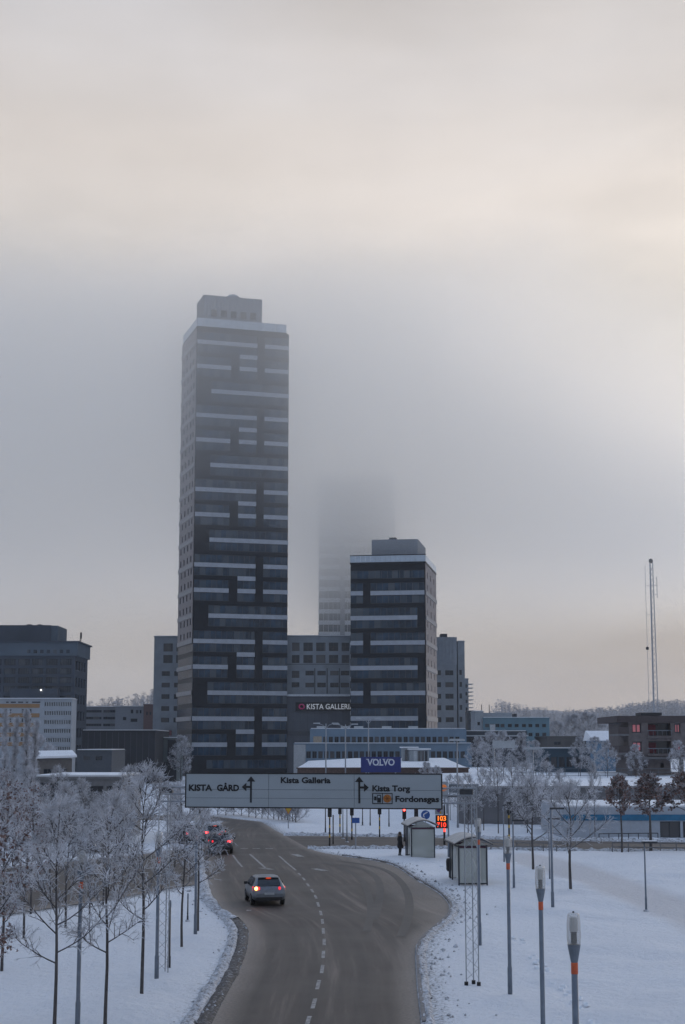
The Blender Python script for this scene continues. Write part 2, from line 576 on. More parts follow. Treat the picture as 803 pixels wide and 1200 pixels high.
def road_material():
    m = bpy.data.materials.new('wet_asphalt')
    m.use_nodes = True
    n, l = m.node_tree.nodes, m.node_tree.links
    b = n['Principled BSDF']
    uv = n.new('ShaderNodeUVMap')
    tc = n.new('ShaderNodeTexCoord')
    mp = n.new('ShaderNodeMapping'); mp.inputs['Scale'].default_value = (5.0, 0.16, 1)
    l.new(uv.outputs[0], mp.inputs[0])
    st = n.new('ShaderNodeTexNoise'); st.inputs['Scale'].default_value = 2.2; st.inputs['Detail'].default_value = 7; st.inputs['Roughness'].default_value = 0.62
    l.new(mp.outputs[0], st.inputs['Vector'])
    fine = n.new('ShaderNodeTexNoise'); fine.inputs['Scale'].default_value = 9; fine.inputs['Detail'].default_value = 8
    l.new(tc.outputs['Object'], fine.inputs['Vector'])
    blot = n.new('ShaderNodeTexNoise'); blot.inputs['Scale'].default_value = 0.22; blot.inputs['Detail'].default_value = 5
    l.new(tc.outputs['Object'], blot.inputs['Vector'])
    r = n.new('ShaderNodeValToRGB')
    r.color_ramp.elements[0].position = 0.36; r.color_ramp.elements[0].color = (0.036, 0.028, 0.023, 1)
    r.color_ramp.elements[1].position = 0.74; r.color_ramp.elements[1].color = (0.17, 0.138, 0.115, 1)
    e = r.color_ramp.elements.new(0.55); e.color = (0.062, 0.048, 0.040, 1)
    ad = n.new('ShaderNodeMath'); ad.operation = 'ADD'
    bl = n.new('ShaderNodeMath'); bl.operation = 'MULTIPLY_ADD'; bl.inputs[1].default_value = 0.38; bl.inputs[2].default_value = -0.19
    l.new(blot.outputs['Fac'], bl.inputs[0])
    l.new(st.outputs['Fac'], ad.inputs[0]); l.new(bl.outputs[0], ad.inputs[1])
    l.new(ad.outputs[0], r.inputs[0])
    # darker, wetter bands where the wheels run
    su = n.new('ShaderNodeSeparateXYZ'); l.new(uv.outputs[0], su.inputs[0])
    wb = n.new('ShaderNodeValToRGB'); wr = wb.color_ramp; wr.interpolation = 'B_SPLINE'
    tracks = [(0.0, 0), (0.10, 0), (0.16, 1), (0.22, 0), (0.34, 0), (0.40, 1), (0.46, 0), (0.60, 0), (0.66, 1), (0.72, 0), (0.82, 0), (0.88, 1), (0.95, 0), (1.0, 0)]
    while len(wr.elements) < len(tracks): wr.elements.new(0.5)
    for e_, (p_, c_) in zip(wr.elements, tracks): e_.position = p_; e_.color = (c_, c_, c_, 1)
    l.new(su.outputs['X'], wb.inputs[0])
    wm = n.new('ShaderNodeMath'); wm.operation = 'MULTIPLY'; l.new(wb.outputs[0], wm.inputs[0]); l.new(blot.outputs['Fac'], wm.inputs[1])
    wx = n.new('ShaderNodeMix'); wx.data_type = 'RGBA'; wx.inputs[7].default_value = (0.030, 0.025, 0.023, 1)
    l.new(wm.outputs[0], wx.inputs[0]); l.new(r.outputs[0], wx.inputs[6])
    # slush and salt left towards the edges
    ed = n.new('ShaderNodeAttribute'); ed.attribute_name = 'edge'
    em = n.new('ShaderNodeMath'); em.operation = 'MULTIPLY'
    l.new(ed.outputs['Fac'], em.inputs[0]); l.new(fine.outputs['Fac'], em.inputs[1])
    mx = n.new('ShaderNodeMix'); mx.data_type = 'RGBA'
    mx.inputs[7].default_value = (0.28, 0.235, 0.20, 1)
    l.new(em.outputs[0], mx.inputs[0]); l.new(wx.outputs[2], mx.inputs[6])
    l.new(mx.outputs[2], b.inputs['Base Color'])
    rr = n.new('ShaderNodeMapRange'); rr.inputs[3].default_value = 0.42; rr.inputs[4].default_value = 0.8
    l.new(blot.outputs['Fac'], rr.inputs[0]); l.new(rr.outputs[0], b.inputs['Roughness'])
    bp = n.new('ShaderNodeBump'); bp.inputs['Distance'].default_value = 0.012
    l.new(fine.outputs['Fac'], bp.inputs['Height']); l.new(bp.outputs[0], b.inputs['Normal'])
    return m
ROADM = road_material()

def strip_mesh(name, A, B, z, m, nu=14):
    verts, faces, uvs, edge = [], [], [], []
    s = 0.0
    for i, (a, b) in enumerate(zip(A, B)):
        if i: s += ((a + b) / 2 - (A[i - 1] + B[i - 1]) / 2).length
        for j in range(nu + 1):
            t = j / nu
            p = a.lerp(b, t)
            verts.append((p.x, p.y, z))
            w = (b - a).length
            uvs.append((t * w / 6.6, s / 6.6))
            dd = min(t, 1 - t) * w
            edge.append(max(0.0, 1 - dd / 0.9) * 1.5 if not (t > 0.5 and w > 8.6 and name == 'road') else max(0.0, 1 - dd / (1.0 + 0.75 * (w - 8.6))) * 1.25)
    nr = len(A)
    for i in range(nr - 1):
        for j in range(nu):
            k = i * (nu + 1) + j
            faces.append((k, k + 1, k + nu + 2, k + nu + 1))
    me = bpy.data.meshes.new(name)
    me.from_pydata(verts, [], faces)
    ul = me.uv_layers.new(name='UVMap')
    for lp in me.loops:
        ul.data[lp.index].uv = uvs[lp.vertex_index]
    at = me.attributes.new('edge', 'FLOAT', 'POINT')
    at.data.foreach_set('value', np.array(edge, np.float32))
    me.materials.append(m)
    return me

road = tag(obj('road', strip_mesh('road', LWx, RWx, 0.0, ROADM, 20)), kind='structure')
def resample(ps, n):
    L = [0.0]
    for i in range(1, len(ps)): L.append(L[-1] + (ps[i] - ps[i - 1]).length)
    out = []
    for k in range(n):
        t = L[-1] * k / (n - 1)
        i = max(0, min(len(ps) - 2, int(np.searchsorted(L, t)) - 1))
        out.append(ps[i].lerp(ps[i + 1], min(1, max(0, (t - L[i]) / max(1e-6, L[i + 1] - L[i])))))
    return out
cr_a, cr_b = resample(CROSS[:5], 30), resample(CROSS[5:][::-1], 30)
tag(obj('crossing_road', strip_mesh('crossing_road', cr_b, cr_a, 0.004, ROADM, 10)), kind='structure')
sd_a, sd_b = resample(SIDE[:5], 20), resample(SIDE[5:][::-1], 20)
tag(obj('side_road', strip_mesh('side_road', sd_a, sd_b, 0.004, ROADM, 10)), kind='structure')

PAINT = mat('worn_road_paint', (0.30, 0.29, 0.28), 0.8, 0.55, 5)
def ribbon(name, pts, w, z, m, parent):
    mb = MB()
    n = len(pts)
    vs = []
    for i, p in enumerate(pts):
        d = (pts[min(i + 1, n - 1)] - pts[max(0, i - 1)]).normalized()
        nn = Vector((-d.y, d.x, 0))
        vs += [tuple((p + nn * w / 2).xy) + (z,), tuple((p - nn * w / 2).xy) + (z,)]
    mb.add(vs, [(2 * i, 2 * i + 1, 2 * i + 3, 2 * i + 2) for i in range(n - 1)])
    return mb.build(name, m, parent)
CENT = [(361, 1197), (368, 1176), (373, 1154), (377.7, 1135.7), (379, 1118.5), (380, 1104), (379, 1091), (378, 1080), (376, 1070), (373, 1060), (370, 1051), (366, 1044), (361, 1037), (356, 1030), (351, 1024.5)]
cw = [G(*p) for p in CENT]
for i, p in enumerate(cw):
    a = cw[max(0, i - 1)]; b = cw[min(len(cw) - 1, i + 1)]
    d = (b - a).normalized()
    h = (b - a).length / (2 if 0 < i < len(cw) - 1 else 1) * 0.27
    ribbon('lane_dash', [p - d * h, p + d * h], 0.13, 0.008, PAINT, road)
for line, w in (([(347, 1020), (336, 1011), (327, 1003)], 0.14), ([(284, 1016), (278, 1009), (273, 1002)], 0.14), ([(312, 1018), (302, 1009), (293, 1001)], 0.16)):
    ribbon('lane_line', [G(*p) for p in line], w, 0.008, PAINT, road)
for a, b in (((282, 994.5), (291, 994.5)), ((296, 994.5), (305, 994.5)), ((311, 994.5), (320, 994.5))):
    ribbon('stop_line_dash', [G(*a), G(*b)], 0.5, 0.008, PAINT, road)
for a, b in (((345, 1001), (353, 1004)), ((368, 1018), (381, 1020.5)), ((306, 1017), (318, 1019)), ((289, 1067), (294.5, 1067))):
    ribbon('painted_arrow', [G(*a), G(*b)], 0.5, 0.008, PAINT, road)
TYRE = mat('tyre_polished_asphalt', (0.036, 0.031, 0.029), 0.55, 0.35, 1.5)
def curve_pts(ps, n=24):
    ps = [G(*p) for p in ps]
    ps = resample(ps, n)
    return smooth_line(ps, 6)
for tr, w in (([(396, 1009), (430, 1012), (452, 1018), (468, 1030), (478, 1044), (481, 1060), (478, 1080), (470, 1098)], 0.42),
              ([(398, 1013), (425, 1017), (441, 1026), (447, 1040), (444, 1060), (438, 1078)], 0.42),
              ([(380, 1011), (405, 1018), (424, 1030), (432, 1046), (436, 1066), (430, 1092)], 0.36)):
    ribbon('tyre_track', curve_pts(tr), w, 0.0045 + 0.001 * int(w * 100 % 7) + 0.0007 * len(tr), TYRE, road)

def ridge(name, pts, w, h, m, seed=0, kind='stuff', step=0.25):
    rng = random.Random(seed)
    L = sum((pts[i + 1] - pts[i]).length for i in range(len(pts) - 1))
    ps = resample(pts, max(8, int(L / step)))
    mb = MB()
    n = 8
    vs = []
    for i, p in enumerate(ps):
        d = (ps[min(i + 1, len(ps) - 1)] - ps[max(0, i - 1)]).normalized()
        nn = Vector((-d.y, d.x, 0))
        ww = w * (0.8 + 0.4 * noise.noise(Vector((i * 0.13, seed, 0))))
        for j in range(n):
            t = j / (n - 1)
            prof = math.sin(t * math.pi) ** 0.7 if 0 < j < n - 1 else 0
            z = prof * h * (0.75 + 0.9 * noise.noise(Vector((p.x * 2.3, p.y * 2.3, j * 0.9 + seed))) + rng.uniform(-0.2, 0.2))
            q = p + nn * (t - 0.5) * ww
            vs.append((q.x, q.y, max(z, -0.02) - (0.03 if j in (0, n - 1) else 0)))
    fs = [(i * n + j, i * n + j + 1, (i + 1) * n + j + 1, (i + 1) * n + j) for i in range(len(ps) - 1) for j in range(n - 1)]
    mb.add(vs, fs)
    o = mb.build(name, m, smooth=True)
    o['kind'] = kind
    return o

def slush_mat(name, dark, pale, bias):
    m = bpy.data.materials.new(name); m.use_nodes = True
    n, l = m.node_tree.nodes, m.node_tree.links
    b = n['Principled BSDF']; b.inputs['Roughness'].default_value = 0.8
    tc = n.new('ShaderNodeTexCoord')
    nz = n.new('ShaderNodeTexNoise'); nz.inputs['Scale'].default_value = 5.5; nz.inputs['Detail'].default_value = 8; nz.inputs['Roughness'].default_value = 0.75
    l.new(tc.outputs['Object'], nz.inputs['Vector'])
    r = n.new('ShaderNodeValToRGB')
    r.color_ramp.elements[0].position = bias - 0.08; r.color_ramp.elements[0].color = (*dark, 1)
    r.color_ramp.elements[1].position = bias + 0.10; r.color_ramp.elements[1].color = (*pale, 1)
    l.new(nz.outputs['Fac'], r.inputs[0]); l.new(r.outputs[0], b.inputs['Base Color'])
    bp = n.new('ShaderNodeBump'); bp.inputs['Distance'].default_value = 0.05
    l.new(nz.outputs['Fac'], bp.inputs['Height']); l.new(bp.outputs[0], b.inputs['Normal'])
    return m
SLUSH = slush_mat('gritty_slush', (0.07, 0.062, 0.058), (0.40, 0.41, 0.44), 0.59)
SLUSH2 = slush_mat('dirty_snow_bank', (0.13, 0.12, 0.115), (0.62, 0.64, 0.69), 0.46)
off = lambda ps, d: [p + Vector((d, 0, 0)) for p in ps]
il = [i for i, p in enumerate(LW) if p.y > 10]
k_bend = min(range(len(LW)), key=lambda i: abs(LW[i].y - G(283, 1077).y))
ridge('slush_bank', [p + Vector((-0.25, 0, 0)) for p in LW[2:k_bend + 1]], 0.65, 0.06, SLUSH, 1)
ridge('snow_bank', [p + Vector((-0.68, 0, 0)) for p in LW[2:k_bend + 1]], 0.6, 0.12, SLUSH2, 11)
ridge('slush_bank', off(LW[k_bend:], -0.35), 0.9, 0.14, SLUSH2, 2)
k_isl = min(range(len(RW)), key=lambda i: abs(RW[i].y - G(362, 994).y))
ridge('snow_bank', off(RW[2:k_isl - 2], 0.22), 0.55, 0.12, SLUSH2, 3)
ridge('snow_bank', [p + Vector((0, 0.35, 0)) for p in resample(CROSS[:5], 40)], 1.6, 0.26, SLUSH2, 5)
ridge('snow_bank', [p + Vector((0, -0.5, 0)) for p in resample(CROSS[5:][::-1], 40)], 0.9, 0.22, SLUSH2, 6)
# kerb stones of the bus bay, showing through on the road side
KERB = mat('kerb_stone', (0.20, 0.19, 0.19), 0.85, 0.25, 4)
kp = resample(off(RW[3:k_isl - 2], 0.05), 60)
mbk = MB()
for i in range(59):
    a, b = kp[i], kp[i].lerp(kp[i + 1], 0.985)
    d = (b - a).normalized(); nn = Vector((d.y, -d.x, 0))
    q = [a, b, b + nn * 0.12, a + nn * 0.12]
    mb = MB()
    mb.prism([(p.x, p.y) for p in q], -0.02, 0.10)
    mb.build('kerb_stone', KERB, road)

# loose lumps thrown up by the plough along both road edges
def clods():
    rg = random.Random(21)
    mb = MB()
    for line, sgn, n in ((LW[3:], -1, 420), (RW[3:k_isl], 1, 420)):
        ps = resample(line, 400)
        for _ in range(n):
            p = ps[rg.randrange(400)]
            r = rg.uniform(0.025, 0.11) * (0.6 + 0.8 * rg.random() ** 3)
            c = p + Vector((sgn * (0.1 + abs(rg.gauss(0, 0.7))), rg.uniform(-0.4, 0.4), 0.03))
            q = [Vector((rg.uniform(0.6, 1.2) * a, rg.uniform(0.6, 1.2) * b, rg.uniform(0.5, 0.9) * d)) * r + c for a, b, d in ((1, 0, 0), (0, 1, 0), (-1, 0, 0), (0, -1, 0), (0.1, 0, 1), (0, 0, -0.6))]
            mb.add(q, [(0, 1, 4), (1, 2, 4), (2, 3, 4), (3, 0, 4), (1, 0, 5), (2, 1, 5), (3, 2, 5), (0, 3, 5)])
    tag(mb.build('snow_clods', SLUSH2), kind='stuff')
clods()
# footprints trodden across the snow
def footprints():
    mb = MB(); rng = random.Random(8)
    for line, n in (([(606, 1100), (625, 1124), (650, 1152), (680, 1178), (700, 1205)], 34), ([(520, 1016), (560, 1020), (605, 1012)], 26)):
        ps = resample([G(*p) for p in line], n)
        for i, p in enumerate(ps):
            d = (ps[min(n - 1, i + 1)] - ps[max(0, i - 1)]).normalized()
            nn = Vector((-d.y, d.x, 0))
            c = p + nn * (0.12 if i % 2 else -0.12) + Vector((rng.uniform(-.06, .06), rng.uniform(-.06, .06), 0))
            vs, fs = [], []
            K = 10
            for ring, (r, z) in enumerate(((1.5, 0.02), (1.15, 0.10), (0.85, 0.085), (0.5, 0.04))):
                for k in range(K):
                    t = 2 * math.pi * k / K
                    q = c + d * math.cos(t) * 0.17 * r + nn * math.sin(t) * 0.075 * r
                    vs.append((q.x, q.y, z + rng.uniform(-.012, .012)))
            for ring in range(3):
                for k in range(K):
                    k2 = (k + 1) % K
                    fs.append((ring * K + k, ring * K + k2, (ring + 1) * K + k2, (ring + 1) * K + k))
            fs.append(tuple(range(3 * K, 4 * K)))
            mb.add(vs, fs)
    o = mb.build('footprints', SNOW, smooth=True)
    o['kind'] = 'stuff'
footprints()

# ------------------------------------------------------------------ building kit
_wc = {}
def window_mesh(w, h, depth, nx=2, nz=1, fr=None, gl=None, t=0.06):
    fr = fr or FRAMED; gl = gl or GLASS
    key = (round(w, 2), round(h, 2), depth, nx, nz, fr.name, gl.name, t)
    if key in _wc: return _wc[key]
    mb = MB()
    y0, y1 = depth - 0.06, depth
    mb.quad((0, y1, 0), (w, y1, 0), (w, y1, h), (0, y1, h), 1)
    mb.box(0, w, y0, y1 - 0.004, 0, t); mb.box(0, w, y0, y1 - 0.004, h - t, h)
    for i in range(nx + 1):
        x = (w - t) * i / nx
        mb.box(x, x + t, y0 + 0.005, y1 - 0.006, t, h - t)
    for j in range(1, nz):
        z = h * j / nz
        mb.box(t, w - t, y0 + 0.01, y1 - 0.008, z - t / 2, z + t / 2)
    _wc[key] = mb.mesh('window', [fr, gl])
    return _wc[key]

PLANES = {'front': lambda W, D: ((0, 0), (1, 0), (0, 1), 0.0), 'right': lambda W, D: ((W, 0), (0, 1), (-1, 0), math.pi / 2),
          'left': lambda W, D: ((0, D), (0, -1), (1, 0), -math.pi / 2), 'back': lambda W, D: ((W, D), (-1, 0), (0, -1), math.pi)}

def facade(mb, plane, W, D, z0, z1, rects, depth=0.25, m=0):
    (ox, oy), (ux, uy), (nx, ny), _ = PLANES[plane](W, D)
    span = W if plane in ('front', 'back') else D
    pt = lambda u, z, d=0.0: (ox + ux * u + nx * d, oy + uy * u + ny * d, z)
    us = sorted(set([0.0, span] + [round(c, 4) for r in rects for c in (r[0], r[1])]))
    zs = sorted(set([z0, z1] + [round(c, 4) for r in rects for c in (r[2], r[3])]))
    ui = {u: i for i, u in enumerate(us)}; zi = {z: i for i, z in enumerate(zs)}
    occ = np.zeros((len(us) - 1, len(zs) - 1), bool)
    for r in rects:
        a, b, c, d = [round(x, 4) for x in r[:4]]
        occ[ui[a]:ui[b], zi[c]:zi[d]] = True
        mb.quad(pt(a, c), pt(b, c), pt(b, c, depth), pt(a, c, depth), m)
        mb.quad(pt(a, d), pt(a, d, depth), pt(b, d, depth), pt(b, d), m)
        mb.quad(pt(a, c), pt(a, c, depth), pt(a, d, depth), pt(a, d), m)
        mb.quad(pt(b, c), pt(b, d), pt(b, d, depth), pt(b, c, depth), m)
    for j in range(len(zs) - 1):
        i = 0
        while i < len(us) - 1:
            if occ[i, j]:
                i += 1; continue
            k = i
            while k < len(us) - 1 and not occ[k, j]: k += 1
            mb.quad(pt(us[i], zs[j]), pt(us[k], zs[j]), pt(us[k], zs[j + 1]), pt(us[i], zs[j + 1]), m)
            i = k

def put_windows(parent, plane, W, D, rects, depth=0.25, nx=2, nz=1, fr=None, gl=None, t=0.06, name='window'):
    (ox, oy), (ux, uy), _, rz = PLANES[plane](W, D)
    for r in rects:
        me = window_mesh(r[1] - r[0], r[3] - r[2], depth, r[4] if len(r) > 4 else nx, nz, fr, gl, t)
        obj(name, me, parent, (ox + ux * r[0], oy + uy * r[0], r[2]), rz)

def shell(root, W, D, z0, z1, wall, rects, depth=0.25, nx=2, nz=1, fr=None, gl=None, roof=None, t=0.06, snow=True, name='wall'):
    """four walls with real openings, glazed windows and a roof slab under snow"""
    mb = MB()
    for pl in ('front', 'right', 'left', 'back'):
        facade(mb, pl, W, D, z0, z1, rects.get(pl, []), depth)
    mb.quad((0, 0, z1), (W, 0, z1), (W, D, z1), (0, D, z1))
    mb.quad((0.3, 0.6, z0 - 0.01), (W - 0.3, 0.6, z0 - 0.01), (W - 0.3, D - 0.6, z0 - 0.01), (0.3, D - 0.6, z0 - 0.01))
    mb.build(name, wall, root)
    for pl, rr in rects.items():
        put_windows(root, pl, W, D, rr, depth, nx, nz, fr, gl, t)
    if roof is not None:
        r = MB()
        r.box(-0.15, W + 0.15, -0.15, D + 0.15, z1 + 0.005, z1 + roof)
        r.build('parapet', wall, root)
        z1 += roof
    if snow:
        s = MB(); s.box(0.1, W - 0.1, 0.1, D - 0.1, z1 + 0.003, z1 + 0.14)
        s.build('roof_snow', SNOW, root)

def grid_rects(us, ws, zs, h):
    if not hasattr(ws, '__len__'): ws = [ws] * len(us)
    return [(u - w / 2, u + w / 2, z, z + h) for z in zs for u, w in zip(us, ws)]

# ------------------------------------------------------------------ the two striped towers
TPANEL = mat('black_tower_panel', (0.008, 0.010, 0.015), 0.5, 0.3, 0.6, spec=0.2)
TBAND = mat('pale_tower_band', (0.36, 0.39, 0.44), 0.6, 0.10, 0.8)
TBEIGE = mat('beige_tower_panel', (0.25, 0.22, 0.215), 0.75, 0.14, 1.2)
TGLASS = mat('tower_glass', (0.014, 0.036, 0.066), 0.16, 0.6, 0.5, spec=0.45, stretch=(1, 1, 0.6))
PARAGL = mat('parapet_glass', (0.46, 0.53, 0.60), 0.3, 0.10, 0.6)
RIBMET = mat('ribbed_metal', (0.26, 0.29, 0.33), 0.5, 0.1, 2)
CONC = mat('grey_concrete_panel', (0.235, 0.265, 0.30), 0.85, 0.12, 0.5)

SIDEB = mat('pale_beige_side_band', (0.31, 0.295, 0.295), 0.7, 0.1, 1)
def vary_panes(m, cell, share, pale):
    """some panes have blinds drawn: one value for each pane, different on each window strip"""
    n, l = m.node_tree.nodes, m.node_tree.links
    b = n['Principled BSDF']
    src = b.inputs['Base Color'].links[0].from_socket
    tc = n.new('ShaderNodeTexCoord'); sp = n.new('ShaderNodeSeparateXYZ'); oi = n.new('ShaderNodeObjectInfo')
    l.new(tc.outputs['Object'], sp.inputs[0])
    d = n.new('ShaderNodeMath'); d.operation = 'DIVIDE'; d.inputs[1].default_value = cell
    l.new(sp.outputs['X'], d.inputs[0])
    f = n.new('ShaderNodeMath'); f.operation = 'FLOOR'; l.new(d.outputs[0], f.inputs[0])
    k = n.new('ShaderNodeMath'); k.operation = 'MULTIPLY'; k.inputs[1].default_value = 977.0; l.new(oi.outputs['Random'], k.inputs[0])
    cv = n.new('ShaderNodeCombineXYZ'); l.new(f.outputs[0], cv.inputs[0]); l.new(k.outputs[0], cv.inputs[1])
    wn_ = n.new('ShaderNodeTexWhiteNoise'); wn_.noise_dimensions = '2D'; l.new(cv.outputs[0], wn_.inputs['Vector'])
    r = n.new('ShaderNodeMapRange'); r.inputs[1].default_value = 1 - share; r.inputs[2].default_value = 1.0
    l.new(wn_.outputs['Value'], r.inputs[0])
    mx = n.new('ShaderNodeMix'); mx.data_type = 'RGBA'; mx.inputs[7].default_value = (*pale, 1)
    l.new(r.outputs[0], mx.inputs[0]); l.new(src, mx.inputs[6]); l.new(mx.outputs[2], b.inputs['Base Color'])
vary_panes(TGLASS, 1.5, 0.45, (0.075, 0.095, 0.115))
vary_panes(GLASS, 2.0, 0.5, (0.10, 0.10, 0.105))
vary_panes(GLASSB, 1.4, 0.5, (0.085, 0.10, 0.12))
def ribbed_box(root, name, x0, x1, y0, y1, z0, z1, m, step=0.9):
    mb = MB()
    mb.box(x0, x1, y0, y1, z0, z1)
    x = x0 + step / 2
    while x < x1:
        mb.box(x - 0.12, x + 0.12, y0 - 0.16, y0 - 0.002, z0, z1 + 0.05)
        mb.box(x - 0.12, x + 0.12, y1 + 0.002, y1 + 0.16, z0, z1 + 0.05)
        x += step
    y = y0 + step / 2
    while y < y1:
        mb.box(x0 - 0.16, x0 - 0.002, y - 0.12, y + 0.12, z0, z1 + 0.05)
        mb.box(x1 + 0.002, x1 + 0.16, y - 0.12, y + 0.12, z0, z1 + 0.05)
        y += step
    return mb.build(name, m, root)

def band_seg(root, name, W, a, b, z, h, m, y0=-0.14):
    mb = MB()
    mb.box(a * W, b * W, y0, 0.2, z - h / 2, z + h / 2)
    mb.build(name, m, root)

def strip_window(root, W, a, b, z0, z1, y=0.14):
    w = (b - a) * W
    me = window_mesh(w, z1 - z0, y, max(1, round(w / 1.5)), 1, FRAMED, TGLASS, 0.09)
    obj('window', me, root, (a * W, 0, z0))

def tower_tall():
    c = P(228, 640, 385.0); c.z = 0
    ang = rad(17)
    W = along(c, ang, 337.3, 50)
    D = 29.0
    lo, hi = 5.0, 60.0
    for _ in range(40):
        m_ = (lo + hi) / 2
        q = Vector((c.x - math.sin(ang) * m_, c.y + math.cos(ang) * m_, 60))
        if proj(q)[0] > 211: lo = m_
        else: hi = m_
    D = lo
    root = thing('residential_tower', 'very tall dark glass tower with broken pale stripes, its top in fog', 'tower', c, ang)
    zA = P(228, 400, 385).z
    Fh = (zA - P(228, 842, 385).z) / 30.0
    ztop = P(228, 384, 385).z
    bh, wh = 1.08, Fh - 1.08
    core = MB(); core.box(0.0, W, 0.22, D, 0, ztop); core.build('core_wall', TPANEL, root)
    g1, g0, cb = (0.651, 0.734), (0.367, 0.459), 0.156
    for k in range(-1, 35):
        z = zA - Fh * k
        ph = k % 6
        # spandrels
        segs = {0: [(0, g1[0]), (g1[1], 1)], 1: [(g0[1], g1[0])], 2: [(0, g0[0]), (g0[1], g1[0]), (g1[1], 1)], 4: [(cb, 1)]}.get(ph, [])
        if k < 0 or z < 5: segs = []
        for a, b in segs: band_seg(root, 'pale_band', W, a, b, z, bh, TBAND)
        # dark remainder of the spandrel
        cur = 0.0; rest = []
        for a, b in segs:
            if a > cur + 1e-4: rest.append((cur, a))
            cur = b
        if cur < 1 - 1e-4: rest.append((cur, 1))
        if z > 1:
            for a, b in rest: band_seg(root, 'dark_panel', W, a, b, z, bh, TPANEL, -0.04)
        # glazing row under this spandrel
        blocks = {0: [g1], 1: [g0, g1], 2: [g0, g1], 3: [(0, cb)], 4: [(0, cb)], 5: [g1]}[ph]
        z1 = z - bh / 2; z0 = z1 - wh
        if z0 < 0.3: continue
        cur = 0.0
        for a, b in blocks:
            if a > cur: strip_window(root, W, cur, a, z0, z1)
            band_seg(root, 'dark_panel', W, a, b, (z0 + z1) / 2, wh, TPANEL, -0.03)
            cur = b
        if cur < 1: strip_window(root, W, cur, 1, z0, z1)
    # the pale side wall with small windows; glazed storeys below it
    zsplit = P(210, 757, 397).z
    rects = []
    k = 0
    while zA - Fh * k - bh / 2 - wh > zsplit + 0.5:
        z1 = zA - Fh * k - bh / 2
        off_ = 1.5 if (k // 2) % 2 else 0.0
        for u in (D * 0.14 + off_, D * 0.37 + off_, D * 0.60 + off_, D * 0.83 + off_ * 0.4):
            rects.append((u - 0.75, u + 0.75, z1 - 1.75, z1 - 0.15, 1))
        k += 1
    mb = MB()
    (facade)(mb, 'left', W, D, zsplit, ztop, rects, 0.22)
    me_ = mb.build('side_wall', TBEIGE, root, (-0.24, 0, 0))
    for r in rects:
        obj('window', window_mesh(r[1] - r[0], r[3] - r[2], 0.2, 1, 1, FRAMED, TGLASS, 0.08), root, (-0.24, D - r[0], r[2]), -math.pi / 2)
    for k in range(0, 34):
        z = zA - Fh * k
        if k % 2 == 0 and z > 5:
            m_ = MB(); m_.box(-0.40, -0.25, 0.05, D, z - bh / 2, z + bh / 2); m_.build('side_band', SIDEB, root)
        z1 = z - bh / 2; z0 = z1 - wh
        if z1 < zsplit and z0 > 0.3:
            obj('window', window_mesh(D - 0.4, wh, 0.1, 16, 1, FRAMED, TGLASS, 0.09), root, (-0.12, D - 0.1, z0), -math.pi / 2)
    # glazed parapet and roof house
    zp = P(228, 372, 385).z
    mb = MB(); mb.box(-0.1, W - 0.6, 0.0, D - 0.3, ztop - 0.3, ztop + 0.5); mb.build('roof_slab', TPANEL, root)
    n = 16
    for i in range(n):
        m_ = MB(); m_.box((W - 0.7) * i / n + 0.03, (W - 0.7) * (i + 1) / n - 0.03, 0.05, 0.15, ztop + 0.51, zp); m_.build('parapet_pane', PARAGL, root)
    m_ = MB(); m_.box(-0.08, 0.02, 0.2, D - 0.4, ztop + 0.51, zp); m_.build('parapet_pane', PARAGL, root)
    m_ = MB(); m_.box(W - 0.75, W - 0.65, 0.2, D - 0.4, ztop + 0.51, zp); m_.build('parapet_pane', PARAGL, root)
    y0 = 4.0
    Ypen = 385 + y0
    zt = P(243, 346, Ypen + 1).z
    x0, x1 = W * 0.10, W * 0.735
    pen = ribbed_box(root, 'roof_house', x0, x1, y0, D - 6, ztop + 0.5, zt, RIBMET, 0.75)
    for i in range(5):
        x = x0 + (x1 - x0) * (0.17 + 0.17 * i)
        m_ = MB(); m_.box(x - 0.75, x + 0.75, y0 - 0.25, y0 - 0.17, zt - 5.6, zt - 3.9); m_.build('roof_house_window', GLASS, root)
    m_ = MB(); m_.lathe([(2.0, 0), (2.0, 0.7), (1.3, 1.3), (0.4, 1.6)], 14, 0, ((x0 + x1) / 2 + 0.6, y0 + 3.0, zt)); m_.build('roof_dome', RIBMET, root)
    return root
tower_tall()

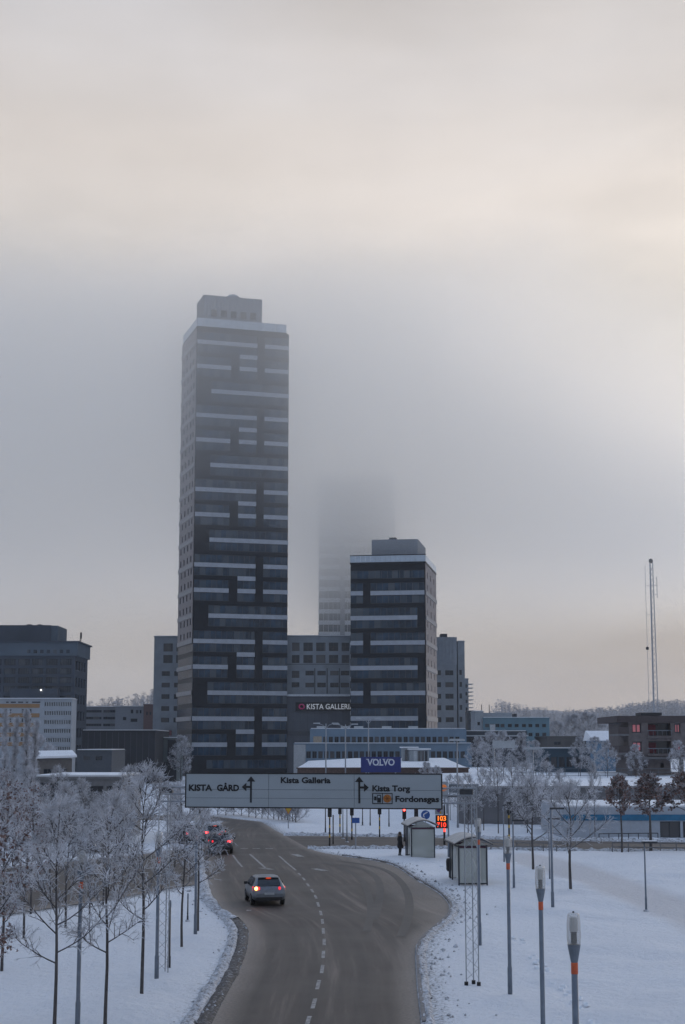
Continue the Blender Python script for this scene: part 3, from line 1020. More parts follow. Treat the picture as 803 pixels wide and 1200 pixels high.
def tower_short():
    Yc = 386.0
    c = P(411, 760, Yc); c.z = 0
    ang = rad(-9)
    W = along(c, ang, 498.3, 30)
    root = thing('residential_tower', 'shorter dark glass tower with pale stripes and a beige right-hand wall', 'tower', c, ang)
    rc = c + Vector((math.cos(ang), math.sin(ang), 0)) * W
    dd = Vector((-math.sin(ang), math.cos(ang), 0))
    lo, hi = 3.0, 60.0
    for _ in range(40):
        m_ = (lo + hi) / 2
        if proj(Vector((rc.x, rc.y, 30)) + dd * m_)[0] < 511: lo = m_
        else: hi = m_
    D = lo
    z0r = P(411, 695.5, Yc).z
    Fh = (z0r - P(411, 842, Yc).z) / 10.0
    ztop = P(411, 661.5, Yc).z
    zp = P(411, 651.8, Yc).z
    bh, wh = 1.08, Fh - 1.08
    core = MB(); core.box(0, W - 0.02, 0.22, D, 0, ztop); core.build('core_wall', TPANEL, root)
    for k in range(-2, 14):
        z = z0r - Fh * k
        ph = k % 4
        segs = {0: [(0, 0.17), (0.27, 1)], 2: [(0, 0.90)]}.get(ph, [])
        if k < 0 or z < 2: segs = []
        for a, b in segs: band_seg(root, 'pale_band', W, a, b, z, bh, TBAND)
        cur = 0.0; rest = []
        for a, b in segs:
            if a > cur + 1e-4: rest.append((cur, a))
            cur = b
        if cur < 1 - 1e-4: rest.append((cur, 1))
        if z > 1 and z < ztop - 0.6:
            for a, b in rest: band_seg(root, 'dark_panel', W, a, b, z, bh, TPANEL, -0.04)
        z1 = z - bh / 2; zz0 = z1 - wh
        if zz0 < 0.3 or z1 > ztop: continue
        blocks = {0: [(0.17, 0.27)], 1: [(0.9, 1)], 2: [(0.9, 1)], 3: [(0.17, 0.27)]}[ph] if k >= -1 else []
        cur = 0.0
        for a, b in blocks:
            if a > cur: strip_window(root, W, cur, a, zz0, z1)
            band_seg(root, 'dark_panel', W, a, b, (zz0 + z1) / 2, wh, TPANEL, -0.03)
            cur = b
        if cur < 1: strip_window(root, W, cur, 1, zz0, z1)
    rects = []
    k = -2
    while z0r - Fh * k - bh / 2 - wh > 1:
        z1 = z0r - Fh * k - bh / 2
        o_ = 1.2 if k % 2 else 0
        if z1 < ztop:
            for u in (D * 0.18, D * 0.45 + o_, D * 0.75 + o_):
                rects.append((u - 0.7, u + 0.7, z1 - 1.75, z1 - 0.2, 1))
        k += 1
    mb = MB(); facade(mb, 'right', W + 0.24, D, 0.0, ztop, rects, 0.22); mb.build('side_wall', TBEIGE, root)
    put_windows(root, 'right', W + 0.24, D, rects, 0.2, 1, 1, FRAMED, TGLASS, 0.08)
    for k in range(0, 14, 2):
        z = z0r - Fh * k
        if z > 2:
            m_ = MB(); m_.box(W + 0.25, W + 0.42, 0.02, D, z - bh / 2, z + bh / 2); m_.build('side_band', SIDEB, root)
    mb = MB(); mb.box(-0.15, W + 0.35, -0.1, D + 0.1, ztop + 0.004, ztop + 0.45); mb.build('roof_slab', TPANEL, root)
    n = 15
    for i in range(n):
        m_ = MB(); m_.box((W + 0.2) * i / n + 0.03, (W + 0.2) * (i + 1) / n - 0.03, 0.0, 0.1, ztop + 0.46, zp); m_.build('parapet_pane', PARAGL, root)
    m_ = MB(); m_.box(W + 0.2, W + 0.3, 0.15, D, ztop + 0.46, zp); m_.build('parapet_pane', PARAGL, root)
    m_ = MB(); m_.box(-0.1, 0.0, 0.15, D, ztop + 0.46, zp); m_.build('parapet_pane', PARAGL, root)
    m_ = MB(); m_.box(-0.15, W + 0.36, -0.05, 0.17, zp + 0.003, zp + 0.22); m_.build('parapet_rail', TPANEL, root)
    zt = P(440, 633.5, Yc + 5).z
    x0 = along(c, ang, 433.5, 50); x1 = along(c, ang, 487, 50)
    ribbed_box(root, 'roof_house', x0, x1, 4.5, D - 4, ztop + 0.45, zt, RIBMET, 0.75)
    m_ = MB(); m_.box(x0 + 4.2, x0 + 6.0, 6, 8, zt + 0.06, zt + 0.7); m_.build('roof_vent', DKMETAL, root)
tower_short()

# ------------------------------------------------------------------ tower behind, lost in the cloud
def fog_tower():
    Y = 560.0
    a, b = P(373.5, 700, Y), P(463.5, 700, Y)
    W = b.x - a.x
    root = thing('office_tower', 'pale grey office tower fading out completely into low cloud', 'tower', (a.x, Y, 0))
    wall = mat('pale_grey_cladding', (0.34, 0.37, 0.41), 0.6, 0.1, 0.3)
    zt, fh = 106.0, 4.1
    mb = MB(); mb.box(0, W, 0.3, 26, 0, zt); mb.build('core_wall', wall, root)
    z = 2.0
    while z < zt - 3:
        m_ = MB(); m_.box(-0.1, W + 0.1, -0.1, 0.29, z, z + 1.3); m_.build('pale_band', wall, root)
        obj('window', window_mesh(W, fh - 1.3, 0.2, 16, 1, FRAMEW, GLASSB, 0.12), root, (0, 0, z + 1.3))
        z += fh
    m_ = MB(); m_.box(W * 0.28, W * 0.34, -0.35, -0.12, 20, zt); m_.build('lift_shaft', mat('shaft_grey', (0.15, 0.17, 0.20), 0.6), root)
fog_tower()

# ------------------------------------------------------------------ concrete blocks of the shopping centre
def px_building(name, label, cat, x0, x1, Y, py_top, D, wall, rows=(), cols=(), extra=(), roof=0.25, nx=2, fr=None, gl=None, snow=True, z0=0.0, side=None, depth=0.25, t=0.06, nz=1):
    """front parallel to the picture at distance Y; rows are (top,bottom) photo rows, cols (left,right) photo columns"""
    a = P(x0, 800, Y)
    cl = lambda px: P(px, 800, Y).x - a.x
    W = cl(x1)
    root = thing(name, label, cat, (a.x, Y, 0))
    rr = []
    for (t0, t1) in rows:
        for (c0, c1) in cols:
            rr.append((cl(c0), cl(c1), zat(t1, Y), zat(t0, Y)))
    for (c0, c1, t0, t1) in extra:
        rr.append((cl(c0), cl(c1), zat(t1, Y), zat(t0, Y)))
    rects = {'front': rr}
    if side: rects.update(side(W, D))
    shell(root, W, D, z0, zat(py_top, Y), wall, rects, depth, nx, nz, fr, gl, roof, t, snow)
    return root, W, cl

mid, midW, midc = px_building('shopping_centre_block', 'grey panelled block with square windows between the two striped towers', 'building', 334.5, 410.5, 395.6, 746, 26, CONC,
    rows=[(753, 763), (767.5, 777)], cols=[(342, 351), (355.5, 366.5), (370.5, 381.5), (385.5, 396.5), (400.5, 409.5)],
    extra=[(342, 351, 786, 794.5), (342, 351, 799.5, 805.5)] + [(c, c + 10, t0, t1) for c in (358, 372, 387, 399.5) for t0, t1 in ((786, 791.5), (800, 805.5))], nx=2, nz=2, fr=FRAMED)
for (x, t0, t1) in ((369, 783, 813), (383.5, 783, 813), (398, 783, 813)):
    m_ = MB(); m_.box(midc(x) - 0.15, midc(x) + 0.15, -0.06, -0.002, zat(t1, 395.6), zat(t0, 395.6)); m_.build('panel_joint', FRAMED, mid)
m_ = MB(); m_.box(0.3, midW - 0.3, -0.05, -0.002, zat(778.8, 395.6), zat(778.0, 395.6)); m_.build('cornice', FRAMED, mid)

MALLW = mat('slate_grey_cladding', (0.075, 0.085, 0.105), 0.7, 0.12, 0.4)
PALEEDGE = mat('pale_roof_edge', (0.48, 0.51, 0.55), 0.7)
mall, mallW, mallc = px_building('shopping_centre_hall', 'slate grey windowless hall with pale roof edge below the concrete block', 'building', 335.5, 410.5, 393.0, 816, 2.4, MALLW, roof=None, snow=False)
m_ = MB(); m_.box(0.0, mallW, -0.5, 2.45, zat(816, 393.0) + 0.004, zat(813.6, 393.0)); m_.build('roof_edge', PALEEDGE, mall)
for i in range(1, 9):
    m_ = MB(); m_.box(mallW * i / 9 - 0.04, mallW * i / 9 + 0.04, -0.05, -0.002, 0.2, zat(817, 393.0)); m_.build('cladding_rib', FRAMED, mall)
m_ = MB(); m_.box(0.4, mallW - 0.4, -0.2, -0.003, zat(862, 393.0), zat(857, 393.0)); m_.build('entrance_canopy', FRAMED, mall)

def mall_sign():
    Y = 392.4
    a, b = P(346.5, 828, Y), P(411.5, 828, Y)
    root = thing('mall_sign', 'black sign board with pink ring and white capitals on the slate grey hall', 'sign', (a.x, Y, zat(833, Y)))
    W = b.x - a.x; H = zat(823, Y) - zat(833, Y)
    m_ = MB(); m_.box(0, W, 0, 0.45, 0, H); m_.build('board', BLACK, root)
    pink = emit('pink_neon', (0.55, 0.04, 0.20), 0.10)
    m_ = MB()
    pts = [(1.55 + 0.55 * math.cos(t) * (1.15), -0.1, H / 2 + 0.55 * math.sin(t)) for t in np.linspace(0, 2 * math.pi, 20)]
    m_.tube(pts, 0.2, 6, 0, False)
    m_.build('ring_emblem', pink, root)
    tl = lettering('KISTA GALLERIA', 1.9, root, (2.75, -0.03, 0.42), emit('white_neon', (0.8, 0.84, 0.9), 0.26), bold=0.012)
    want = P(414.5, 828, Y).x - a.x - 2.75
    tl.scale = (want / max(0.1, tl.dimensions.x), 1, 1)
mall_sign()

lb, lbW, lbc = px_building('concrete_block', 'grey concrete block with paired windows left of the tall striped tower', 'building', 180, 240, 430, 746.5, 30, CONC,
    rows=[(754, 763.5), (767.5, 777)], cols=[(191, 202), (206, 212)],
    extra=[(c0, c1, t, t + 5.6) for t in (786.5, 800, 813.5, 827.5, 841) for c0, c1 in ((189.5, 199), (204, 210))], nx=2)
m_ = MB(); m_.box(lbc(194) - 0.3, lbc(194) + 2, -1.6, -0.003, zat(862, 430), zat(856, 430)); m_.build('red_porch', mat('dull_red_panel', (0.16, 0.05, 0.05), 0.8), lb)

rb, rbW, rbc = px_building('concrete_block', 'grey concrete block with ribbed top storey right of the shorter striped tower', 'building', 500, 535.5, 430, 779, 24, CONC,
    extra=[(c0, c1, t, t + 5.8) for t in (785.5, 799.5, 813, 826.5, 840.5) for c0, c1 in ((511.5, 517), (522, 531.5))], nx=2, snow=False, roof=None)
ribbed_box(rb, 'ribbed_top_storey', 0.1, rbW, 0.2, 23.8, zat(779, 430) + 0.005, zat(746.5, 430), mat('blue_grey_ribbed_metal', (0.25, 0.285, 0.33), 0.6, 0.1, 1), 1.0)
m_ = MB(); m_.box(rbc(518), rbc(526), 4, 9, zat(746.5, 430) + 0.06, zat(741.5, 430)); m_.build('roof_plant', DKMETAL, rb)
rb2, rb2W, rb2c = px_building('stair_tower', 'narrow grey stair tower beside the ribbed concrete block', 'building', 537, 545, 436, 752, 18, CONC,
    extra=[(538.5, 541.5, t, t + 6) for t in (785, 799, 812.5, 826, 840)], nx=1, roof=0.2)
rb3, rb3W, rb3c = px_building('balcony_block', 'slim grey-green block with stacked balconies behind the stair tower', 'building', 544, 549, 470, 796, 14, CONC, extra=[(545.5, 547.5, t, t + 4) for t in (802, 811, 820, 829, 838)], nx=1, roof=0.2)
for i in range(12):
    zb = zat(802 + i * 4.6, 470)
    m_ = MB(); m_.box(rb3W - 0.4, rb3W + 1.4, -0.9, 5, zb, zb + 0.2); m_.build('balcony_slab', FRAMEW, rb3)
px_building('dark_annex', 'small dark annex at the foot of the balcony block', 'building', 548, 557, 450, 834, 14, mat('dark_slate', (0.06, 0.075, 0.09), 0.8), extra=[(550, 553, 842, 846), (554, 556, 842, 846)], roof=0.25)

# ------------------------------------------------------------------ long blue two-tier building and what stands before it
BLUEP = mat('dusty_blue_panel', (0.135, 0.20, 0.27), 0.7, 0.10, 0.5)
bl, blW, blc = px_building('blue_office', 'long dusty blue two-storey office with ribbon windows below the towers', 'building', 345, 552, 292, 872, 34, BLUEP,
    extra=[(359.5 + 6.9 * i, 364.6 + 6.9 * i, 880.5, 888.5) for i in range(27)], nx=2, roof=0.15, snow=True, fr=FRAMED)
# set-back upper tier as a part of the same building
up = MB()
zb0, zb1 = zat(872, 292) + 0.16, zat(854, 296)
ux0, ux1 = blc(363), blc(548)
rc = [(blc(378.5 + 6.8 * i) - ux0, blc(383.3 + 6.8 * i) - ux0, zat(870.2, 296), zat(863.3, 296)) for i in range(24) if 11 != i or True]
facade(up, 'front', ux1 - ux0, 22, zb0, zb1, rc, 0.25)
facade(up, 'right', ux1 - ux0, 22, zb0, zb1, [], 0.25); facade(up, 'left', ux1 - ux0, 22, zb0, zb1, [], 0.25); facade(up, 'back', ux1 - ux0, 22, zb0, zb1, [], 0.25)
up.quad((0, 0, zb1), (ux1 - ux0, 0, zb1), (ux1 - ux0, 22, zb1), (0, 22, zb1))
upo = up.build('upper_storey', BLUEP, bl, (ux0, 4, 0))
for r in rc:
    obj('window', window_mesh(r[1] - r[0], r[3] - r[2], 0.25, 2, 1, FRAMED, GLASS, 0.06), upo, (r[0], 0, r[2]))
m_ = MB(); m_.box(blc(367) - ux0, blc(377) - ux0, -0.05, -0.003, zat(870.5, 296), zat(863, 296)); m_.build('beige_panel', mat('beige_panel', (0.33, 0.28, 0.22), 0.8), upo)
m_ = MB(); m_.box(0.2, ux1 - ux0 - 0.2, 0.2, 21.8, zb1 + 0.004, zb1 + 0.12); m_.build('roof_snow', SNOW, upo)
m_ = MB(); m_.box(-0.05, blc(358.5), -0.14, -0.003, 0.1, zat(872.5, 292)); m_.build('pale_corner', mat('pale_corner_panel', (0.36, 0.38, 0.40), 0.8), bl)
for px, py in ((376, 849), (405, 848.5), (421, 850), (455, 851), (487, 852)):
    m_ = MB(); zz = zat(853.5, 300); x = blc(px) - ux0
    m_.box(x - 0.9, x + 0.9, 6, 7.8, zb1 + 0.13, zb1 + 0.55); m_.build('roof_vent', FRAMEW, upo)

# low hall with a snow-covered roof in front
BROWNW = mat('brown_brick_wall', (0.10, 0.065, 0.055), 0.9, 0.25, 3)
hall, hallW, hallc = px_building('low_hall', 'low brown-walled hall with broad snow-covered roof before the blue office', 'building', 349, 548, 236, 901, 46, BROWNW, extra=[(360 + 14 * i, 370 + 14 * i, 906, 912) for i in range(12)], nx=3, roof=0.18, snow=False)
s_ = MB()
hz = zat(901, 236) + 0.19
nxs, nys = 40, 12
vs = []
for j in range(nys + 1):
    for i in range(nxs + 1):
        x = hallW * i / nxs; y = 46 * j / nys
        h = 0.16 + 0.9 * (j / nys) * (0.35 + 0.65 * min(1, i / 14)) + 0.12 * noise.noise(Vector((x * 0.12, y * 0.12, 3)))
        if i in (0, nxs) or j == 0: h = 0.02
        vs.append((x, y, hz + h))
s_.add(vs, [(j * (nxs + 1) + i, j * (nxs + 1) + i + 1, (j + 1) * (nxs + 1) + i + 1, (j + 1) * (nxs + 1) + i) for j in range(nys) for i in range(nxs)])
s_.build('roof_snow', SNOW, hall, smooth=True)
# rooftop kiosk with white roofs
kx0 = P(472, 880, 262)
kroot = thing('glazed_kiosk', 'small grey glazed kiosk with white roof edges beside the blue sign', 'kiosk', (kx0.x, 262, 0))
kc = lambda px: P(px, 880, 262).x - kx0.x
KPAN = mat('kiosk_grey', (0.28, 0.31, 0.34), 0.7)
for (c0, c1, t, y0) in ((472, 489, 875.5, 1.4), (480, 503, 877.5, 0.0)):
    m_ = MB(); m_.box(kc(c0), kc(c1), y0, y0 + 4, 0, zat(t + 1, 262)); m_.build('wall', KPAN, kroot)
    m_ = MB(); m_.box(kc(c0) - 0.3, kc(c1) + 0.3, y0 - 0.4, y0 + 4.2, zat(t + 1, 262) + 0.003, zat(t, 262) + 0.05); m_.build('roof', SNOW, kroot)
for i in range(3):
    m_ = MB(); m_.box(kc(490 + 4 * i), kc(493 + 4 * i), -0.06, -0.003, zat(896, 262), zat(880, 262)); m_.build('window', GLASS, kroot)
m_ = MB(); m_.box(kc(475), kc(478), 1.3, 1.397, zat(894, 262), zat(879, 262)); m_.build('window', GLASS, kroot)
for c0, c1 in ((484.8, 488.6),):
    m_ = MB(); m_.box(kc(c0), kc(c1), -0.07, -0.003, zat(897, 262), zat(880, 262)); m_.build('door', FRAMEW, kroot)

def blue_sign():
    Y = 233.0
    a = P(423, 895, Y)
    root = thing('company_sign', 'dark blue roadside sign with white serif capitals on posts', 'sign', (a.x, Y, 0))
    W = P(470, 895, Y).x - a.x
    z0, z1 = zat(905, Y), zat(887, Y)
    m_ = MB(); m_.box(0, W, 0, 0.3, z0, z1); m_.build('panel', mat('deep_blue_sign', (0.010, 0.022, 0.16), 0.5, 0.05), root)
    for x in (0.8, W - 0.8):
        m_ = MB(); m_.box(x - 0.1, x + 0.1, 0.31, 0.5, 0, z1 - 0.1); m_.build('post', GALV, root)
    tl = lettering('VOLVO', 1.35, root, (1.0, -0.02, z0 + 1.02), mat('white_letter', (0.62, 0.64, 0.70), 0.6), bold=0.035)
    tl.scale = ((W - 1.9) / max(0.1, tl.dimensions.x), 1, 1)
    zc = z0 + 1.02
    m_ = MB()
    x = 1.0
    # serif feet and heads that give the capitals their slab look
    for i in range(5):
        xa = 1.0 + (W - 1.9) * (i + 0.5) / 5
        if i in (0, 3):
            m_.box(xa - 0.62, xa - 0.22, -0.026, -0.004, zc + 0.86, zc + 0.95); m_.box(xa + 0.22, xa + 0.62, -0.026, -0.004, zc + 0.86, zc + 0.95)
        if i == 2: m_.box(xa - 0.55, xa - 0.05, -0.026, -0.004, zc, zc + 0.09)
    m_.build('serif', MATS['white_letter'], root)
blue_sign()

# ------------------------------------------------------------------ left-hand office buildings
DARKOFF = mat('dark_blue_office_panel', (0.050, 0.065, 0.090), 0.7, 0.15, 0.3)
DARKTOP = mat('blue_grey_top_storey', (0.085, 0.115, 0.15), 0.7, 0.12, 0.3)
def dark_office():
    Y = 345.0
    side = lambda W, D: {'right': [(u, u + 2.4, z, z + 2.1, 2) for u in (1.0, 4.6, 8.2, 11.8) for z in [2 + 3.75 * k for k in range(8)]]}
    fz = [zat(t, Y) for t in (774.5, 785.5, 796, 807)]
    root, W, cl = px_building('dark_office', 'dark blue-grey office block with blank top storey and roof house', 'building', -70, 87.5, Y, 768.5, 17, DARKOFF,
        rows=[(772, 779.5), (783, 790), (793.5, 800.5), (804, 811), (815, 822)], cols=[(x, x + 13.4) for x in (-61, -45, -28.5, -12, 4.5, 21, 37, 53.5, 70)], nx=5, fr=FRAMED, gl=GLASSB, snow=False, roof=None, side=side)
    D = 17
    zt0, zt1 = zat(768.5, Y), zat(752.8, Y)
    m_ = MB(); m_.box(-0.3, W + 0.5, -0.3, D + 0.3, zt0 + 0.005, zt1); m_.build('top_storey', DARKTOP, root)
    for px in np.arange(31, 78, 7.7):
        m_ = MB(); m_.box(cl(px), cl(px + 4), -0.36, -0.303, zat(765.5, Y), zat(761.5, Y)); m_.build('window', GLASSB, root)
    m_ = MB(); m_.box(-0.6, W + 0.9, -0.6, D + 0.6, zt1 + 0.004, zt1 + 0.3); m_.build('roof_edge', DARKOFF, root)
    m_ = MB(); m_.box(2, cl(55), 3, 15, zt1 + 0.304, zat(732.5, Y + 3)); m_.build('roof_house', DARKOFF, root)
    m_ = MB(); m_.box(cl(55) + 0.003, cl(63), 3.2, 14.8, zt1 + 0.304, zat(733, Y + 3)); m_.build('roof_house_end', DARKTOP, root)
    for px, w in ((23, 5), (36, 4)):
        m_ = MB(); m_.box(cl(px), cl(px + w), 6, 8, zat(732.5, Y + 3) + 0.003, zat(730.3, Y + 3)); m_.build('roof_vent', DKMETAL, root)
    for px in (85.5, 95):
        m_ = MB(); x = cl(px) if px < 90 else W - 0.6
        m_.tube([(x, 8, zt1), (x + 0.3, 8, zt1 + 1.5)], 0.08, 5); m_.box(x + 0.2, x + 0.4, 7.9, 8.1, zt1 + 1.4, zt1 + 2.8); m_.build('roof_antenna', DKMETAL, root)
    m_ = MB(); m_.box(cl(16), cl(71), -3.0, -0.35, zat(821, Y), zat(807.5, Y)); m_.build('front_annex', DARKOFF, root)
    lp = MB(); lp.lathe([(0.08, 0), (0.16, 0.08), (0.16, 0.2), (0.06, 0.28)], 8, 0, (cl(51.7), -3.3, zat(810, Y))); lp.build('lit_lamp', emit('lit_lamp', (1.0, 0.95, 0.85), 6), root)
dark_office()

WHITEP = mat('white_office_panel', (0.34, 0.37, 0.41), 0.75, 0.08, 0.5)
OCHRE = mat('ochre_panel', (0.30, 0.18, 0.09), 0.8, 0.12, 0.6)
def white_office():
    Y = 280.0
    root, W, cl = px_building('white_office', 'white office with six ribbon window rows and ochre-banded left wing', 'building', -50, 85.0, Y, 819.5, 5, WHITEP,
        extra=[(53.2, 84, t, t + 5.2) for t in (822.5, 833, 843.6, 854, 864.7, 875)] +
              [(x, x + 2.2, t, t + 5) for t in (830.5, 841.5, 853, 864) for x in (7.3, 12.3, 26.5, 30.6, 35.8)] + [(x, x + 2.2, t, t + 5) for t in (830.5, 841.5, 853, 864) for x in (-40, -34, -28, -20, -12)],
        nx=1, fr=FRAMEW, roof=0.12)
    for t in (824.8, 836, 847, 858.5, 869.5):
        m_ = MB(); m_.box(0.2, cl(47.5), -0.05, -0.003, zat(t + 4.6, Y), zat(t, Y)); m_.build('ochre_band', OCHRE, root)
    for x0, x1 in ((8, 11), (13.5, 19.5), (22, 28), (31, 34), (38.5, 48)):
        m_ = MB(); m_.box(cl(x0), cl(x1), -0.05, -0.003, zat(823.6, Y), zat(822.2, Y)); m_.build('vent_slot', GLASS, root)
    for t in (822.5, 833, 843.6, 854, 864.7, 875):
        for i in range(14):
            x = 53.2 + 30.8 * (i + 1) / 15
            m_ = MB(); m_.box(cl(x) - 0.07, cl(x) + 0.07, 0.08, 0.18, zat(t + 5.2, Y), zat(t, Y)); m_.build('mullion', FRAMEW, root)
white_office()

FARB = mat('far_grey_render', (0.15, 0.165, 0.19), 0.8, 0.15, 0.2)
px_building('grey_terrace_block', 'long grey block with ribbon windows in the gap left of the concrete block', 'building', 96, 140, 460, 829, 18, FARB, extra=[(102, 120, 832, 835), (122, 138, 832, 835), (102, 120, 840, 843), (122, 138, 840, 843), (102, 120, 848, 851), (122, 138, 848, 851)], nx=6, roof=0.2)
px_building('grey_gabled_block', 'grey block with snowy roof beside the long grey block', 'building', 136, 172, 440, 829, 16, mat('far_blue_grey_render', (0.20, 0.22, 0.25), 0.8), extra=[(154, 157, 831.5, 836), (160, 163, 832, 836), (164.5, 166.5, 832, 836), (145, 149, 840, 844), (154, 162, 842, 846)], nx=1, roof=0.3)
px_building('red_brick_house', 'small dull red brick building against the concrete block', 'building', 169, 183, 436, 826, 16, mat('dull_red_brick', (0.15, 0.095, 0.09), 0.9), extra=[(172, 174, 834, 838), (176, 178, 834, 838)], nx=1, roof=0.2)
DKBRN = mat('near_black_cladding', (0.020, 0.022, 0.028), 0.8, 0.2, 0.4)
dk, dkW, dkc = px_building('dark_hall', 'wide near-black windowless hall with snow along its roof edge', 'building', 98, 183, 320, 857, 26, DKBRN, roof=0.2)
for i in range(1, 12):
    m_ = MB(); m_.box(dkW * i / 12 - 0.05, dkW * i / 12 + 0.05, -0.06, -0.003, 0.3, zat(858, 320)); m_.build('cladding_rib', FRAMED, dk)
px_building('low_shed', 'low grey shed with a strip of snow on its roof before the dark hall', 'building', 92, 133, 262, 880, 16, mat('shed_grey', (0.065, 0.075, 0.09), 0.8), extra=[(100, 108, 886, 891), (114, 122, 886, 891)], nx=3, roof=0.15)
GREENG = mat('grey_green_panel', (0.10, 0.125, 0.135), 0.7, 0.1, 0.4)
gb, gbW, gbc = px_building('gatehouse', 'narrow grey-green block with dark side at the foot of the tall tower', 'building', 183, 208, 335, 866, 14, GREENG, roof=0.25)
m_ = MB(); m_.box(gbc(198), gbc(208) + 0.1, -0.2, -0.003, 0.1, zat(867, 335)); m_.build('dark_wing', DKBRN, gb)
m_ = MB(); m_.box(0, gbc(197.5), -0.3, -0.003, 0.1, zat(893, 335)); m_.build('dark_base', DKBRN, gb)

# house with a snowy mono-pitch roof and the low garage among the trees
def snowy_house():
    Y = 172.0
    a = P(44, 890, Y)
    root = thing('plaster_house', 'grey-brown plaster house with tilted snow-covered roof behind the frosted trees', 'house', (a.x, Y, 0), rad(12))
    W, D = 3.6 * 1.05, 5.0
    h0, h1 = zat(888, Y), zat(881.5, Y)
    wall = mat('grey_brown_plaster', (0.15, 0.14, 0.135), 0.9)
    mb = MB()
    mb.box(0, W, 0, D, 0, h0 - 0.1); mb.build('wall', wall, root)
    r = MB()
    r.add([(-0.3, -0.5, h0 - 0.1), (W + 0.5, -0.5, h0 + 0.05), (W + 0.2, D + 0.4, h1), (-0.5, D + 0.4, h1 - 0.1), (-0.3, -0.5, h0 + 0.12), (W + 0.5, -0.5, h0 + 0.27), (W + 0.2, D + 0.4, h1 + 0.22), (-0.5, D + 0.4, h1 + 0.12)],
          [(0, 3, 2, 1), (4, 5, 6, 7), (0, 1, 5, 4), (1, 2, 6, 5), (2, 3, 7, 6), (3, 0, 4, 7)])
    r.build('roof', SNOW, root)
    for x in (0.7, 2.3):
        obj('window', window_mesh(0.9, 1.1, 0.05, 2, 1), root, (x, -0.06, 4.2))
snowy_house()
px_building('garage', 'low garage with dark open bays and snowy roof among the frosted trees', 'garage', 44, 146, 128, 913, 12, mat('garage_plaster', (0.17, 0.17, 0.175), 0.9),
            extra=[(49, 60, 917, 934), (62, 75, 917, 934), (89, 105, 921, 928), (109, 124, 921, 928), (128, 143, 921, 928)], nx=2, roof=0.2)

# ------------------------------------------------------------------ right-hand terrace and buildings
TZ = 3.8
tx0 = P(535, 915, 160).x
WALLC = mat('retaining_concrete', (0.165, 0.165, 0.175), 0.9, 0.15, 0.7)
def terrace():
    xa, xb = tx0, 330.0
    mb = MB()
    nx, ny = 90, 30
    vs = []
    for j in range(ny + 1):
        for i in range(nx + 1):
            x = xa + (xb - xa) * (i / nx) ** 1.5
            y = 158 + (480 - 158) * (j / ny) ** 1.6
            z = TZ + 0.35 * noise.noise(Vector((x * 0.05, y * 0.05, 1))) * min(1, j / 3)
            vs.append((x, y, z if i > 0 else 0))
    mb.add(vs, [(j * (nx + 1) + i, j * (nx + 1) + i + 1, (j + 1) * (nx + 1) + i + 1, (j + 1) * (nx + 1) + i) for j in range(ny) for i in range(nx)])
    tag(mb.build('terrace', SNOW, smooth=True), kind='structure')
    w = thing('retaining_wall', 'long grey concrete retaining wall holding the snowy terrace on the right', 'wall', (xa, 157.3, 0))
    x = 0.0
    while x < 120:
        m_ = MB(); m_.box(x + 0.02, x + 3.98, 0, 0.5, 0, TZ - 0.15); m_.build('wall_panel', WALLC, w)
        x += 4
    m_ = MB(); m_.box(-0.1, 120, -0.12, 0.62, TZ - 0.146, TZ + 0.02); m_.build('coping', mat('coping_stone', (0.30, 0.30, 0.31), 0.9), w)
terrace()
RAILM = mat('grey_rail', (0.13, 0.15, 0.18), 0.5)
def railing(name, label, p0, p1, h, n, m=RAILM, bars=2, r=0.03):
    v = p1 - p0
    root = thing(name, label, 'railing', p0, math.atan2(v.y, v.x))
    L = v.length
    for i in range(n + 1):
        m_ = MB(); m_.tube([(L * i / n, 0, 0), (L * i / n, 0, h)], r, 5); m_.build('post', m, root)
    for k in range(bars):
        z = h * (1 - k * 0.45)
        m_ = MB(); m_.tube([(0, 0, z), (L, 0, z)], r, 5); m_.build('rail', m, root)
railing('terrace_railing', 'thin grey railing along the back of the snowy terrace', Vector((P(600, 906, 205).x, 205, TZ)), Vector((P(850, 906, 205).x, 205, TZ)), 1.0, 16, bars=3)

def white_pavilion():
    Y = 135.0
    wl_ = mat('white_pavilion_wall', (0.40, 0.44, 0.50), 0.75, 0.06)
    root, W, cl = px_building('white_pavilion', 'low white pavilion with bright blue fascia below the retaining wall', 'building', 655, 860, Y, 946, 14, wl_,
        extra=[(768.5, 792, 962.5, 981.5), (795, 820, 962.5, 981.5)], nx=2, gl=GLASS, roof=None, snow=True)
    m_ = MB(); m_.box(-0.05, cl(768), -0.08, -0.003, zat(961.5, Y), zat(954.5, Y)); m_.build('blue_fascia', mat('bright_blue_fascia', (0.02, 0.16, 0.30), 0.6, 0.15), root)
    m_ = MB(); m_.box(cl(768) + 0.003, W + 0.05, -0.08, -0.003, zat(961.5, Y), zat(954.5, Y)); m_.build('blue_fascia', MATS['bright_blue_fascia'], root)
    for px in range(675, 768, 12):
        m_ = MB(); m_.box(cl(px) - 0.02, cl(px) + 0.02, -0.03, -0.003, 0.2, zat(962, Y)); m_.build('panel_joint', FRAMEW, root)
white_pavilion()
railing('ramp_railing', 'dark ramp railing in front of the white pavilion', G(700, 984) + Vector((0, -1.0, 0)), G(768, 983) + Vector((0, -1.2, 0)), 0.55, 6, DKMETAL, 1, 0.04)
railing('guard_rail', 'long grey guard rail beside the crossing road on the right', G(718, 999), G(850, 1001), 0.75, 7, mat('weathered_rail', (0.16, 0.16, 0.165), 0.6), 2, 0.05)
railing('guard_rail', 'short grey guard rail beside the crossing road behind the bus shelters', G(545, 996), G(668, 998), 0.6, 8, MATS['weathered_rail'], 2, 0.04)

